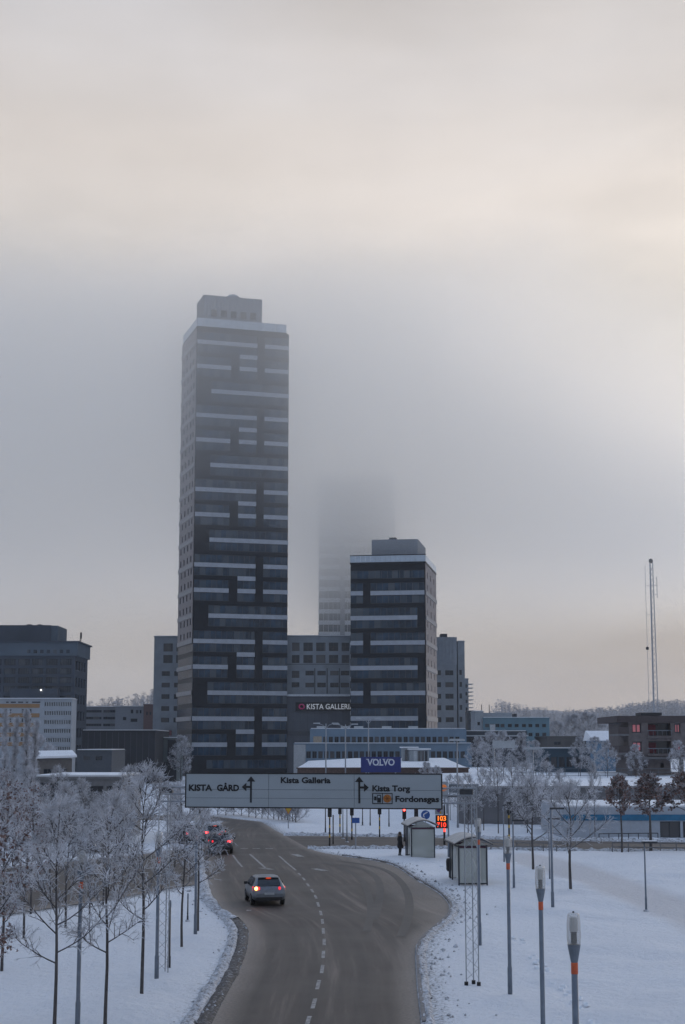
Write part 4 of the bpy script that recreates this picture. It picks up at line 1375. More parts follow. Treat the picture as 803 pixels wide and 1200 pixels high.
def balcony_house():
    Y = 214.0
    wall = mat('brown_grey_brick', (0.15, 0.13, 0.13), 0.9, 0.2, 1.5)
    zr = zat(846.5, Y)
    a = P(737, 870, Y)
    cl = lambda px: P(px, 870, Y).x - a.x
    W = cl(840)
    root = thing('balcony_house', 'brown-grey apartment house with recessed balconies and pink-lit windows', 'house', (a.x, Y, 0))
    z = lambda py: zat(py, Y)
    wins = []
    for t0, t1 in ((848, 859), (869, 880.5)):
        wins += [(cl(741), cl(752), z(t1), z(t0)), (cl(791), cl(798), z(t1), z(t0)), (cl(806), cl(815), z(t1), z(t0))]
    recess = [(cl(760), cl(786.5), z(t1), z(t0)) for t0, t1 in ((847.5, 862), (868.5, 883))]
    corner = []
    low = [(cl(756), cl(760), z(900), z(894)), (cl(776), cl(780), z(900), z(894))]
    mb = MB()
    D = 16
    facade(mb, 'front', W, D, z(888), zr, wins + recess, 0.3)
    for pl in ('left', 'right', 'back'): facade(mb, pl, W, D, z(888), zr, [], 0.3)
    mb.quad((0, 0, zr), (W, 0, zr), (W, D, zr), (0, D, zr))
    mb.build('wall', wall, root)
    gf = MB(); facade(gf, 'front', cl(788) - cl(744), D - 2, TZ - 0.3, z(888), [(u - cl(744), v - cl(744), p, q) for u, v, p, q in low], 0.3)
    for pl in ('left', 'right', 'back'): facade(gf, pl, cl(788) - cl(744), D - 2, TZ - 0.3, z(888), [], 0.3)
    gf.build('ground_floor_wall', wall, root, (cl(744), 1.5, 0))
    pk = emit('pink_lit_curtain', (0.62, 0.20, 0.24), 0.26)
    for w_ in wins:
        o = obj('window', window_mesh(w_[1] - w_[0], w_[3] - w_[2], 0.28, 2, 1, FRAMED, pk if w_[1] < cl(800) else GLASS, 0.16), root, (w_[0], 0, w_[2]))
    for i, r in enumerate(recess):
        m_ = MB(); m_.box(r[0], r[1], 0.31, 1.6, r[2], r[2] + 0.02); m_.quad((r[0], 1.5, r[2]), (r[1], 1.5, r[2]), (r[1], 1.5, r[3]), (r[0], 1.5, r[3])); m_.build('balcony_recess', GLASS, root)
        m_ = MB(); m_.box(r[0] + 0.1, r[0] + (r[1] - r[0]) * 0.42, 1.35, 1.45, r[2] + 0.05, r[3] - 0.2); m_.build('balcony_door', mat('red_curtain', (0.16, 0.025, 0.04), 0.8), root)
        for k in range(6):
            x = r[0] + (r[1] - r[0]) * k / 5
            m_ = MB(); m_.tube([(x, -0.4, r[2] - 0.2), (x, -0.4, r[2] + 0.7)], 0.03, 5); m_.build('balcony_post', RAILM, root)
        m_ = MB(); m_.box(r[0] - 0.2, r[1] + 0.2, -0.45, -0.38, r[2] + 0.62, r[2] + 0.74); m_.build('balcony_rail', RAILM, root)
        m_ = MB(); m_.box(r[0] - 0.2, r[1] + 0.2, -0.55, -0.003, r[2] - 0.3, r[2] - 0.1); m_.build('balcony_slab', wall, root)
    for t in (851, 873):
        m_ = MB(); m_.box(-1.5, -0.005, -0.4, 6, z(t + 9), z(t + 1)); m_.build('corner_balcony', mat('dark_brown_board', (0.075, 0.06, 0.06), 0.9), root)
        m_ = MB(); m_.box(-1.6, -0.003, -0.45, 6.1, z(t + 9) - 0.25, z(t + 9) - 0.01); m_.build('balcony_slab', WALLC, root)
    m_ = MB(); m_.box(-1.6, W + 0.3, -0.3, D + 0.3, zr + 0.004, zr + 0.9); m_.build('roof_fascia', MATS['dark_brown_board'], root)
    m_ = MB(); m_.box(cl(757), cl(782), 3, 7, zr + 1.004, zr + 1.4); m_.build('roof_plant', DKMETAL, root)
    m_ = MB(); m_.box(-0.3, W, -0.32, -0.05, z(889.5), z(887)); m_.build('floor_slab', WALLC, root)
    for i in range(10):
        x = 0.5 + i * (W / 10.5)
        m_ = MB(); m_.box(x - 0.04, x + 0.04, -0.05, -0.003, z(886.5), z(883.5)); m_.build('facade_joint', FRAMED, root)
    for x in (cl(739), cl(800)):
        m_ = MB(); m_.box(x - 0.25, x + 0.25, 1, 1.5, TZ - 0.3, z(888)); m_.build('pillar', WALLC, root)
balcony_house()

TEAL = mat('teal_blue_panel', (0.105, 0.19, 0.24), 0.75, 0.10, 0.5)
tb, tbW, tbc = px_building('teal_office', 'teal blue office with small paired windows before the wooded hill', 'building', 566, 643, 345, 842, 20, TEAL,
    extra=[(c, c + 4.6, 848.3, 852.2) for c in (568, 574, 580, 586, 594.5, 602.5, 611, 618.5, 626.5, 634.5)] + [(c, c + 4.6, 858.7, 862.8) for c in (618.5, 626.5, 634.5)] + [(c, c + 4.6, 868.5, 872) for c in (618.5, 626.5, 634.5)], nx=2, roof=0.2, z0=0)
m_ = MB(); m_.box(0.2, tbc(601), 3, 15, zat(842, 345) + 0.35, zat(835, 345)); m_.build('roof_house', mat('pale_roof_house', (0.27, 0.30, 0.33), 0.8), tb)
m_ = MB(); m_.box(tbc(603), tbc(607), 3, 6, zat(842, 345) + 0.35, zat(836, 345)); m_.build('roof_vent', DKMETAL, tb)
m_ = MB(); m_.box(tbc(573.5), tbc(579.5), -0.5, -0.003, zat(857, 345), zat(849, 345)); m_.build('wall_box', FRAMEW, tb)
for px in (566.5, 575.5):
    m_ = MB(); m_.tube([(tbc(px), 5, zat(842, 345)), (tbc(px), 5, zat(825, 345))], 0.09, 5); m_.build('roof_antenna', DKMETAL, tb)
px_building('white_stair_block', 'pale grey stair block at the left end of the teal office', 'building', 556.5, 566, 346, 834.5, 12, mat('pale_grey_render', (0.30, 0.33, 0.36), 0.8), extra=[(559, 562, 846, 850), (559, 562, 858, 862)], nx=1, roof=0.2)
dc, dcW, dcc = px_building('dark_canopy_hall', 'dark flat-roofed hall in front of the teal office', 'building', 546, 616, 300, 861, 22, mat('dark_navy_wall', (0.045, 0.055, 0.07), 0.8), extra=[(549 + 9 * i, 556 + 9 * i, 865, 871) for i in range(7)], nx=2, roof=0.7)
m_ = MB(); m_.box(-0.3, dcW + 0.3, -0.6, -0.16, zat(863, 300), zat(861.5, 300)); m_.build('pale_eave', FRAMEW, dc)
fs, fsW, fsc = px_building('filling_station_shop', 'dark blue low shop with snowy roof behind the bushes on the terrace', 'shop', 632, 690, 228, 879, 10, mat('dark_teal_wall', (0.035, 0.07, 0.10), 0.7), extra=[(635 + 9 * i, 642 + 9 * i, 887, 899) for i in range(6)], nx=2, roof=0.25, z0=TZ - 0.5)
px_building('olive_hall', 'long dull brown hall between the teal office and the balcony house', 'building', 640, 700, 290, 864.5, 18, mat('olive_brown_wall', (0.085, 0.085, 0.085), 0.85), extra=[(648 + 12 * i, 656 + 12 * i, 869, 873) for i in range(4)], nx=2, roof=0.3, snow=False)
ch, chW, chc = px_building('pale_blue_cottage', 'pale blue low house with steep snowy roof left of the balcony house', 'house', 697, 728, 250, 868, 10, mat('pale_blue_wall', (0.12, 0.22, 0.33), 0.8), extra=[(706, 716, 871, 875)], nx=3, roof=None, snow=False, z0=TZ - 0.5)
m_ = MB(); zc0, zc1 = zat(868, 250), zat(858.5, 255)
m_.add([(-0.5, -0.6, zc0), (chW + 0.5, -0.6, zc0), (chW, 5, zc1 + 0.3), (-0.9, 5, zc1 + 0.3), (chW + 0.5, 10.6, zc0), (-0.5, 10.6, zc0)], [(0, 1, 2, 3), (3, 2, 4, 5), (0, 3, 5), (1, 4, 2), (0, 5, 4, 1)])
m_.build('roof', SNOW, ch)

# radio mast
def mast():
    Y = 430.0
    b = P(768, 830, Y); t = zat(659, Y)
    root = thing('radio_mast', 'slender grey lattice radio mast rising behind the balcony house', 'mast', (b.x, Y, 0), rad(10))
    w = 0.8
    legs = [(-w, -w * 0.6), (w, -w * 0.6), (0, w)]
    taper = lambda z: 1.0 - 0.45 * z / t
    MST = mat('mast_steel', (0.36, 0.38, 0.42), 0.6)
    for x, y in legs:
        m_ = MB(); m_.tube([(x, y, 0), (x * taper(t), y * taper(t), t)], 0.12, 5); m_.build('leg', MST, root)
    br = MB()
    z = 0.0
    k = 0
    while z < t - 1.6:
        z2 = z + 1.6
        for i in range(3):
            a, b2 = legs[i], legs[(i + 1) % 3]
            if k % 2: a, b2 = b2, a
            br.tube([(a[0] * taper(z), a[1] * taper(z), z), (b2[0] * taper(z2), b2[1] * taper(z2), z2)], 0.05, 4, 0, False)
        z = z2; k += 1
    br.build('bracing', MST, root)
    m_ = MB(); m_.tube([(-1.7, 0.2, 2), (-1.7, 0.2, t - 1)], 0.06, 5)
    for zz in (12, 22, 31.5, 44, 52): m_.tube([(-1.7, 0.2, zz), (0, 0, zz)], 0.05, 4)
    m_.build('side_pole', MST, root)
    m_ = MB(); m_.tube([(1.6, 0, t - 10), (1.6, 0, t - 4)], 0.09, 5); m_.tube([(0, 0, t - 9), (1.6, 0, t - 9)], 0.06, 4); m_.tube([(0, 0, t - 6.5), (1.6, 0, t - 6.5)], 0.06, 4); m_.build('antenna_array', MST, root)
    m_ = MB(); m_.lathe([(0.3, 0), (0.62, 0.3), (0.62, 0.9), (0.3, 1.2)], 8, 0, (0, 0, t - 0.2)); m_.build('top_drum', DKMETAL, root)
    m_ = MB(); m_.lathe([(0.2, 0), (0.45, 0.2), (0.45, 0.7), (0.2, 0.9)], 8, 0, (-1.7, 0.2, 34)); m_.build('dish', DKMETAL, root)
mast()

# ------------------------------------------------------------------ trees
def rot_axis(v, axis, a):
    return Matrix.Rotation(a, 3, axis) @ v

def tree_parts(seed, H, clear, R, nl=17, nb=7, nt=7, sub=3, tr=0.085, twig=0.011, up=0.55, leaf=0, leaf_size=0.09, profile=None):
    rng = random.Random(seed)
    T, C, LV = MB(), MB(), MB()
    n = 7
    tp = []
    wx, wy = rng.uniform(0, 6), rng.uniform(0, 6)
    for i in range(n + 1):
        z = H * 0.96 * i / n
        tp.append(Vector((0.09 * math.sin(wx + i * 1.1) * i / n * 1.3, 0.09 * math.sin(wy + i * 0.9) * i / n * 1.3, z)))
    T.tube(tp, [tr * (1 - 0.88 * i / n) + 0.008 for i in range(n + 1)], 7)
    at = lambda z: tp[0].lerp(tp[0], 0) if z <= 0 else tp[min(n - 1, int(z / (H * 0.96) * n))].lerp(tp[min(n, int(z / (H * 0.96) * n) + 1)], (z / (H * 0.96) * n) % 1)
    az = rng.uniform(0, 6.28)
    def twigs(p, d, L, count):
        for _ in range(count):
            t = rng.uniform(0.15, 1.0)
            q = p + d * L * t
            a = d.cross(Vector((rng.uniform(-1, 1), rng.uniform(-1, 1), rng.uniform(-1, 1))))
            if a.length < 1e-3: continue
            dd = rot_axis(d, a.normalized(), rng.uniform(0.5, 1.15))
            dd.z += rng.uniform(-0.15, 0.35); dd.normalize()
            l = rng.uniform(0.22, 0.55)
            e = q + dd * l
            C.tube([q, e], [twig, twig * 0.5], 3, 0, False)
            for _s in range(sub):
                ts = rng.uniform(0.25, 0.95)
                b = q.lerp(e, ts)
                a2 = dd.cross(Vector((rng.uniform(-1, 1), rng.uniform(-1, 1), rng.uniform(-1, 1))))
                if a2.length < 1e-3: continue
                d3 = rot_axis(dd, a2.normalized(), rng.uniform(0.5, 1.2))
                C.tube([b, b + d3 * rng.uniform(0.1, 0.28)], [twig * 0.8, twig * 0.45], 3, 0, False)
            if leaf and rng.random() < leaf:
                for _k in range(rng.randint(2, 5)):
                    c = q.lerp(e, rng.random()) + Vector((rng.uniform(-1, 1), rng.uniform(-1, 1), rng.uniform(-1, 1))) * 0.1
                    u = Vector((rng.uniform(-1, 1), rng.uniform(-1, 1), rng.uniform(-1, 1))).normalized() * leaf_size
                    w = u.cross(Vector((rng.uniform(-1, 1), rng.uniform(-1, 1), rng.uniform(-1, 1)))).normalized() * leaf_size * 0.6
                    LV.add([c - u, c + w, c + u, c - w], [(0, 1, 2, 3)])
    for i in range(nl):
        f = i / max(1, nl - 1)
        z = clear + (H * 0.95 - clear) * f ** 0.92
        az += 2.4 + rng.uniform(-0.4, 0.4)
        pr = profile(f) if profile else (0.75 + 0.5 * math.sin(min(1, f * 1.5 + 0.15) * math.pi * 0.75)) * (1.05 - f) ** 0.55
        L = R * pr * rng.uniform(0.8, 1.2)
        el = up * (0.65 + 0.75 * f) + rng.uniform(-0.12, 0.12)
        d = Vector((math.cos(az) * math.cos(el), math.sin(az) * math.cos(el), math.sin(el)))
        p0 = at(z)
        pts = [p0]
        dd = d.copy()
        K = 5
        for k in range(K):
            dd = (dd + Vector((rng.uniform(-.16, .16), rng.uniform(-.16, .16), 0.10))).normalized()
            pts.append(pts[-1] + dd * L / K)
        r0 = min(0.035, tr * 0.4) * (0.6 + 0.4 * (1 - f))
        T.tube(pts, [r0 * (1 - 0.75 * k / K) + 0.004 for k in range(K + 1)], 5, 0, False)
        for b in range(nb):
            t = 0.22 + 0.78 * (b + rng.random() * 0.6) / nb
            k = min(K - 1, int(t * K)); q = pts[k].lerp(pts[k + 1], (t * K) % 1 if t < 1 else 1)
            ax = dd.cross(Vector((rng.uniform(-.4, .4), rng.uniform(-.4, .4), 1))).normalized()
            base = (pts[k + 1] - pts[k]).normalized()
            side = rot_axis(base, Vector((0, 0, 1)) if b % 2 else ax, rng.choice((-1, 1)) * rng.uniform(0.5, 1.0))
            side.z += rng.uniform(0.0, 0.3); side.normalize()
            l = L * rng.uniform(0.28, 0.5) * (1.15 - 0.6 * t)
            e = q + side * l
            T.tube([q, q.lerp(e, 0.5) + Vector((0, 0, 0.03)), e], [0.014, 0.010, 0.006], 4, 0, False)
            twigs(q, side, l, nt)
        twigs(pts[-2], dd, L / K, nt)
    return T, C, LV

def tree_proto(seed, leafm=None, **kw):
    T, C, LV = tree_parts(seed, **kw)
    t = T.mesh('trunk', BARK); c = C.mesh('crown', FROST)
    lv = LV.mesh('leaves', OAKLEAF) if LV.f else None
    return t, c, lv

def plant_tree(meshes, loc, rz, s, label, group=None, name='frosted_tree', cat='tree'):
    root = thing(name, label, cat, loc, rz, group)
    root.scale = s if hasattr(s, '__len__') else (s, s, s)
    t = obj('trunk', meshes[0], root)
    c = obj('crown', meshes[1], root)
    if meshes[2]: obj('withered_leaves', meshes[2], c)
    return root

HOAR = mat('hoar_frost', (0.56, 0.56, 0.59), 0.9, 0.25, 0.6, frost=0.4)
V = [tree_proto(11 + i, H=7.5, clear=2.5, R=1.7, nl=19, nb=7, nt=5, sub=2, tr=0.058, twig=0.0115) for i in range(4)]
VO = [tree_proto(31 + i, H=7.2, clear=1.9, R=1.9, nl=18, nb=7, nt=5, sub=2, tr=0.062, twig=0.012, leaf=0.30, leaf_size=0.08) for i in range(2)]
VS = [tree_proto(41 + i, H=5.6, clear=1.95, R=2.4, nl=12, nb=7, nt=7, sub=2, up=0.62) for i in range(2)]
VB = [tree_proto(51 + i, H=5.9, clear=2.9, R=1.25, nl=14, nb=6, nt=7, sub=1, leaf=0.62, leaf_size=0.12) for i in range(2)]
VF = [tree_proto(61 + i, H=9.5, clear=1.2, R=3.2, nl=24, nb=9, nt=9, sub=3, twig=0.02) for i in range(2)]
VW = []
for t_, c_, l_ in VF:
    c2_ = c_.copy(); c2_.materials.clear(); c2_.materials.append(HOAR); VW.append((t_, c2_, l_))
VP = [tree_proto(71, H=11.0, clear=0.6, R=0.85, nl=50, nb=4, nt=6, sub=2, twig=0.018, up=1.15, profile=lambda f: 1.15 - 0.8 * f)]
VH = [tree_proto(81 + i, H=2.2, clear=0.15, R=1.5, nl=14, nb=6, nt=7, sub=2, tr=0.04, twig=0.012, up=0.8, profile=lambda f: 1.0 - 0.5 * f) for i in range(2)]

rng = random.Random(3)
VERGE = 'frosted young trees on the left verge'
named = [((63, 1226), V[0], 0.86, 'frosted young tree with slim dark trunk beside the lamp post among trees'),
         ((123, 1209), V[1], 0.86, 'forked frosted young tree between the first lamp post and the gantry'),
         ((166, 1168), V[2], (0.95, 0.95, 0.96), 'tall frosted young tree just before the left gantry leg'),
         ((213, 1112), V[3], 0.84, 'frosted young tree behind the left gantry leg close to the road'),
         ((232, 1092), V[0], 0.82, 'frosted young tree touching the lamp post nearest the bend of the road'),
         ((2, 1138), VO[0], 0.88, 'frosted tree with many withered brown leaves at the end of the left verge')]
for (px, py), v, s, lab in named:
    plant_tree(v, G(px, py), rng.uniform(0, 6.28), s, lab, VERGE)
back = [(77, 1088, V[1]), (105, 1072, V[2]), (121, 1062, V[3]), (134, 1048, V[0]), (143, 1040, V[1]), (36, 1072, VO[1]),
        (28, 1100, VO[0]), (58, 1044, VO[0]), (14, 1050, VO[1]), (205, 1016, V[0]), (95, 1008, V[1]), (66, 1000, V[3]),
        (32, 1003, V[0]), (6, 998, VO[1]), (150, 1000, V[0]), (196, 986, V[2]), (128, 982, V[3]), (15, 980, V[1]), (236, 1002, V[1])]
for px, py, v in back:
    withered = v in VO
    plant_tree(v, G(px, py), rng.uniform(0, 6.28), rng.uniform(0.62, 0.86),
               'frosted tree holding withered brown leaves among the left-hand trees' if withered else 'bare frosted tree in the grove behind the left verge',
               'withered trees left of the road' if withered else 'bare frosted trees behind the left verge')
plant_tree(VO[1], G(-32, 1215), 1.0, 0.95, 'low frosted branches of a tree reaching in at the end of the verge')
# right side
plant_tree(VS[0], G(669, 1046), 0.6, 1.0, 'bare young tree with spreading fork beside the footpath on the right', None, 'bare_tree')
plant_tree(VS[1], G(625, 1022), 2.2, 0.98, 'bare young tree behind the row of slim lamp posts on the right', None, 'bare_tree')
for (px, py), v, s, lab in (((729, 1000), VB[0], 0.92, 'slim young tree with few withered brown leaves by the guard rail'), ((763, 999), VB[1], (1.35, 1.35, 0.93), 'bushy young tree full of withered brown leaves by the guard rail'), ((806, 999), VB[0], (1.35, 1.35, 0.96), 'young brown-leaved tree beside the glazed bay of the white pavilion')):
    plant_tree(v, G(px, py), 1.0 + px, s, lab, 'brown-leaved young trees by the crossing road', 'withered_tree')
plant_tree(V[1], G(697.5, 984), 0.4, (0.5, 0.5, 0.85), 'thin bare tree in front of the pavilion wall', None, 'bare_tree')
for px, Y in ((548, 138), (566, 146), (583, 141), (600, 150), (617, 143), (536, 152), (640, 148), (655, 140), (575, 170), (607, 168), (527, 165)):
    b = P(px, 900, Y)
    plant_tree(V[(px + Y) % 4], (b.x, Y, 0), rng.uniform(0, 6.28), rng.uniform(0.62, 0.85), 'bare frosted tree in the thicket between shelters and retaining wall', 'frosted thicket by the crossing')
BUSHL = {575: 'frosted bush below the pale panel on its tall pole', 590: 'frosted bush just right of the pole with the pale panel', 612: 'frosted bush left of the twin-headed lamp on the terrace',
         560: 'frosted bush below the dark flat-roofed hall', 628: 'frosted bush behind the twin-headed lamp at the shop corner', 697: 'frosted bush beside the lone lamp pole on the terrace',
         712: 'frosted bush at the left corner of the balcony house', 745: 'small frosted bush under the left windows of the balcony house', 795: 'frosted bush before the right pillar of the balcony house', 680: 'frosted bush before the right end of the dark blue shop'}
for px, Y, s in ((575, 205, 0.62), (590, 200, 0.62), (612, 206, 0.6), (560, 212, 0.55), (628, 204, 0.5), (697, 206, 0.55), (712, 202, 0.5), (745, 203, 0.45), (795, 203, 0.5), (680, 212, 0.55)):
    b = P(px, 900, Y)
    plant_tree(VF[px % 2], (b.x, Y, TZ - 0.2), rng.uniform(0, 6.28), s, BUSHL[px], 'frosted bushes on the terrace', 'frosted_bush', 'bush')
for px, Y, s in ((655, 440, 1.75), (672, 450, 2.0), (690, 445, 2.05), (706, 455, 1.75), (640, 460, 1.5)):
    b = P(px, 900, Y)
    plant_tree(VW[px % 2], (b.x, Y, 0.5), rng.uniform(0, 6.28), (s * 1.05, s * 1.05, s * 0.82), 'big round frost-white tree in front of the wooded hill', 'big frosted trees below the hill')
for px in (4, 14, 24, 33):
    b = P(px, 900, 150)
    plant_tree(VP[0], (b.x, 150 + px * 0.1, 0), px, rng.uniform(0.9, 1.03), 'tall narrow frosted poplar before the ochre-banded wing', 'row of frosted poplars', 'poplar_tree')
for px, Y, s in ((44, 215, 0.95), (56, 222, 0.8), (212, 330, 1.0), (500, 226, 0.55), (512, 222, 0.5)):
    b = P(px, 900, Y)
    plant_tree(VF[px % 2], (b.x, Y, 0), px, s, {44: 'dark round tree at the foot of the white office', 56: 'smaller round tree beside the snowy-roofed house', 212: 'frosted tree in front of the tall tower base', 500: 'low frosted tree left of the glazed kiosk foot', 512: 'low frosted tree right of the glazed kiosk foot'}[px])
# hedge of frosted shrubs on the far side of the bend
hl = resample([G(252, 958), G(290, 960), G(325, 963), G(345, 968)], 16)
hl = smooth_line(hl, 2)
for i, p in enumerate(hl):
    plant_tree(VH[i % 2], p + Vector((0, 4.0, 0)), i * 1.3, rng.uniform(0.9, 1.15), 'rounded frosted shrub in the hedge row beyond the bend', 'frosted hedge shrubs', 'hedge_shrub', 'shrub')

# wooded hills far off
def hill_and_wood(name_seed, x0, x1, Y, ztop, depth, ntrees):
    rg = random.Random(name_seed)
    mb = MB()
    nx, ny = 60, 14
    vs = []
    def hz(x, y):
        u = (x - x0) / (x1 - x0)
        edge = min(1, u / 0.07, (1 - u) / 0.07)
        edge = max(0, edge)
        v = (y - Y) / depth
        return ztop * (3 * edge ** 2 - 2 * edge ** 3) * min(1, max(0, v) * 2.2) * (0.8 + 0.55 * noise.noise(Vector((x * 0.006, y * 0.004, name_seed)))) - 0.5 * (v <= 0)
    for j in range(ny + 1):
        for i in range(nx + 1):
            x = x0 + (x1 - x0) * i / nx; y = Y + depth * j / ny
            vs.append((x, y, hz(x, y)))
    mb.add(vs, [(j * (nx + 1) + i, j * (nx + 1) + i + 1, (j + 1) * (nx + 1) + i + 1, (j + 1) * (nx + 1) + i) for j in range(ny) for i in range(nx)])
    tag(mb.build('hill', mat('wooded_slope', (0.24, 0.235, 0.25), 0.95, 0.3, 0.03), smooth=True), kind='structure')
    w = MB()
    for _ in range(ntrees):
        x = rg.uniform(x0, x1); y = Y + depth * rg.uniform(0.02, 0.62)
        z = hz(x, y); h = rg.uniform(8, 17); r = h * rg.uniform(0.22, 0.36)
        w.tube([(x, y, z - 0.5), (x, y, z + h * 0.9)], [0.3, 0.05], 4, 0, False)
        for k in range(34):
            t = rg.random() ** 0.7
            rr = r * (1.05 - t * 0.75) * math.sqrt(rg.random())
            a = rg.uniform(0, 6.28)
            c = Vector((x + rr * math.cos(a), y + rr * math.sin(a), z + h * (0.22 + 0.78 * t)))
            s = rg.uniform(0.7, 1.5)
            u = Vector((rg.uniform(-1, 1), rg.uniform(-1, 1), rg.uniform(-.6, .6))) * s
            q = Vector((rg.uniform(-1, 1), rg.uniform(-1, 1), rg.uniform(-.4, .8))) * s
            w.add([c - u, c + u, c + q], [(0, 1, 2)])
    tag(w.build('forest', FROST_FAR), kind='stuff')
hill_and_wood(5, P(575, 850, 1900).x, P(1100, 850, 1900).x, 1800, 62, 600, 3600)
hill_and_wood(9, P(-150, 850, 1400).x, P(260, 850, 1400).x, 1400, 50, 500, 1600)

# ------------------------------------------------------------------ overhead direction sign on its gantry
def gantry():
    Lb, Rb = G(190, 1145), G(554, 1155)
    v = Rb - Lb
    rz = math.atan2(v.y, v.x)
    span = v.length
    root = thing('sign_gantry', 'grey steel gantry with two lattice legs spanning the road', 'gantry', Lb, rz)
    beam_z = 6.25
    STL = mat('gantry_steel', (0.33, 0.35, 0.38), 0.5, 0.15, 6, metal=0.2)
    for sx in (0.0, span):
        leg = MB()
        ch = [(-0.21, 0.0), (0.21, 0.0), (0.0, 0.36)]
        top = beam_z + 0.35
        for x, y in ch: leg.tube([(sx + x, y, 0.05), (sx + x, y, top)], 0.02, 6)
        z, k = 0.2, 0
        while z < top - 0.3:
            for i in range(3):
                a, b = ch[i], ch[(i + 1) % 3]
                if k % 2: a, b = b, a
                leg.tube([(sx + a[0], a[1], z), (sx + b[0], b[1], z + 0.36)], 0.007, 4, 0, False)
            z += 0.36; k += 1
        lo = leg.build('lattice_leg', STL, root)
        f = MB()
        for x, y in ch: f.box(sx + x - 0.06, sx + x + 0.06, y - 0.06, y + 0.06, 0, 0.12)
        f.build('foot', BLACK, lo)
    for z, y in ((beam_z + 0.25, 0.05), (beam_z - 0.25, 0.05), (beam_z, 0.4)):
        m_ = MB(); m_.tube([(-0.21, y, z), (span + 0.21, y, z)], 0.035, 6); m_.build('beam', STL, root)
    br = MB()
    n = int(span / 0.5)
    for i in range(n):
        x0, x1 = span * i / n, span * (i + 1) / n
        s_ = 1 if i % 2 else -1
        br.tube([(x0, 0.05, beam_z - 0.25 * s_), (x1, 0.05, beam_z + 0.25 * s_)], 0.014, 4, 0, False)
        br.tube([(x0, 0.05, beam_z + 0.25), (x1, 0.4, beam_z)], 0.012, 4, 0, False)
    br.build('beam_bracing', STL, root)
    for x in (-0.15, span - 0.35):
        m_ = MB(); m_.box(x, x + 0.45, -0.14, 0.02, beam_z + 0.05, beam_z + 0.22); m_.build('sign_lamp', DKMETAL, root)
    # the sign panel, hung from the beam
    ca, sa = math.cos(rz), math.sin(rz)
    def hit(px, py, yoff):
        d = ray(px, py)
        o = Vector((Lb.x, Lb.y, 0)) + Vector((-sa, ca, 0)) * yoff
        nrm = Vector((-sa, ca, 0))
        t = (o - Vector((0, 0, CAMH))).dot(nrm) / d.dot(nrm)
        p = Vector((0, 0, CAMH)) + d * t - Vector((Lb.x, Lb.y, 0))
        return p.x * ca + p.y * sa, p.z
    yo = -0.12
    xl, zt = hit(218.5, 906.7, yo); xr, zb = hit(517.5, 947.5, yo)
    base = Lb + Vector((ca, sa, 0)) * xl + Vector((-sa, ca, 0)) * yo
    sg = thing('direction_sign', 'wide grey overhead direction sign with black arrows and place names', 'road sign', (base.x, base.y, zb), rz)
    W, H = xr - xl, zt - zb
    SGN = mat('sign_grey', (0.34, 0.385, 0.42), 0.55, 0.05, 0.8)
    ROW = [0, 0.27, 0.53, 1.0]
    RB = 0.035
    prevx = [0, W * 0.33, W * 0.665, W]
    for i in range(3):
        for j in range(3):
            m_ = MB(); m_.box(prevx[i] + 0.006, prevx[i + 1] - 0.006, 0, 0.04, H * ROW[j] + 0.005, H * ROW[j + 1] - 0.005)
            m_.build('sign_panel', SGN, sg)
    m_ = MB(); m_.box(0, W, 0.05, 0.08, 0.01, H - 0.01); m_.build('backing', DKMETAL, sg)
    for x0, x1, z0, z1 in ((-RB, W + RB, -RB, 0.004), (-RB, W + RB, H - 0.004, H + RB), (-RB, 0.004, 0.006, H - 0.006), (W - 0.004, W + RB, 0.006, H - 0.006)):
        m_ = MB(); m_.box(x0, x1, -0.012, 0.06, z0, z1); m_.build('border', BLACK, sg)
    fx = lambda px: (px - 218.5) / (517.5 - 218.5) * W
    fz = lambda py: (947.5 - py) / (947.5 - 906.7) * H
    INK = mat('sign_black', (0.012, 0.013, 0.016), 0.6, 0.1)
    def word(text, x0, x1, base_py, size, bold=0.006, sp=1.0):
        t = lettering(text, size, sg, (fx(x0), -0.006, fz(base_py)), INK, bold=bold, spacing=sp)
        t.scale = ((fx(x1) - fx(x0)) / max(0.05, t.dimensions.x), 1, 1)
    cap = lambda px: px / (947.5 - 906.7) * H / 0.70
    word('KISTA', 219.8 + 1.6, 249.5, 927.6, cap(7.4), 0.012)
    word('GÅRD', 255.5, 282, 927.6, cap(7.4), 0.012)
    word('Kista Galleria', 331, 389.5, 917.5, cap(6.8), 0.010)
    word('Kista Torg', 438, 481.5, 927.0, cap(6.8), 0.010)
    word('Fordonsgas', 464.5, 514.5, 939.6, cap(6.8), 0.010)
    for ax_, sgn in ((296.2, -1), (423.3, 1)):
        m_ = MB()
        y0, y1 = -0.012, -0.003
        x = fx(ax_)
        s = W / 299.0
        m_.box(x - 1.1 * s, x + 1.1 * s, y0, y1, fz(942), fz(914))
        m_.xzprism([(x - 5 * s, fz(916)), (x + 5 * s, fz(916)), (x, fz(909.5))], y0, y1)
        m_.box(min(x, x + sgn * 6 * s), max(x, x + sgn * 6 * s), y0 - 0.003, y1, fz(924), fz(921.4))
        tri = [(x + sgn * 5.5 * s, fz(928)), (x + sgn * 11 * s, fz(922.8)), (x + sgn * 5.5 * s, fz(917.6))]
        if sgn < 0: tri = tri[::-1]
        m_.xzprism(tri, y0, y1)
        m_.build('direction_arrow', INK, sg)
    # fuel pump pictogram and orange disc
    m_ = MB()
    for x0, x1, p0, p1 in ((438.3, 461.7, 929.2, 930.1), (438.3, 461.7, 941.6, 942.5), (438.3, 439.2, 930.1, 941.6), (449.6, 450.4, 930.1, 941.6), (460.8, 461.7, 930.1, 941.6)):
        m_.box(fx(x0), fx(x1), -0.012, -0.003, fz(p1), fz(p0))
    m_.build('pictogram_frame', INK, sg)
    m_ = MB()
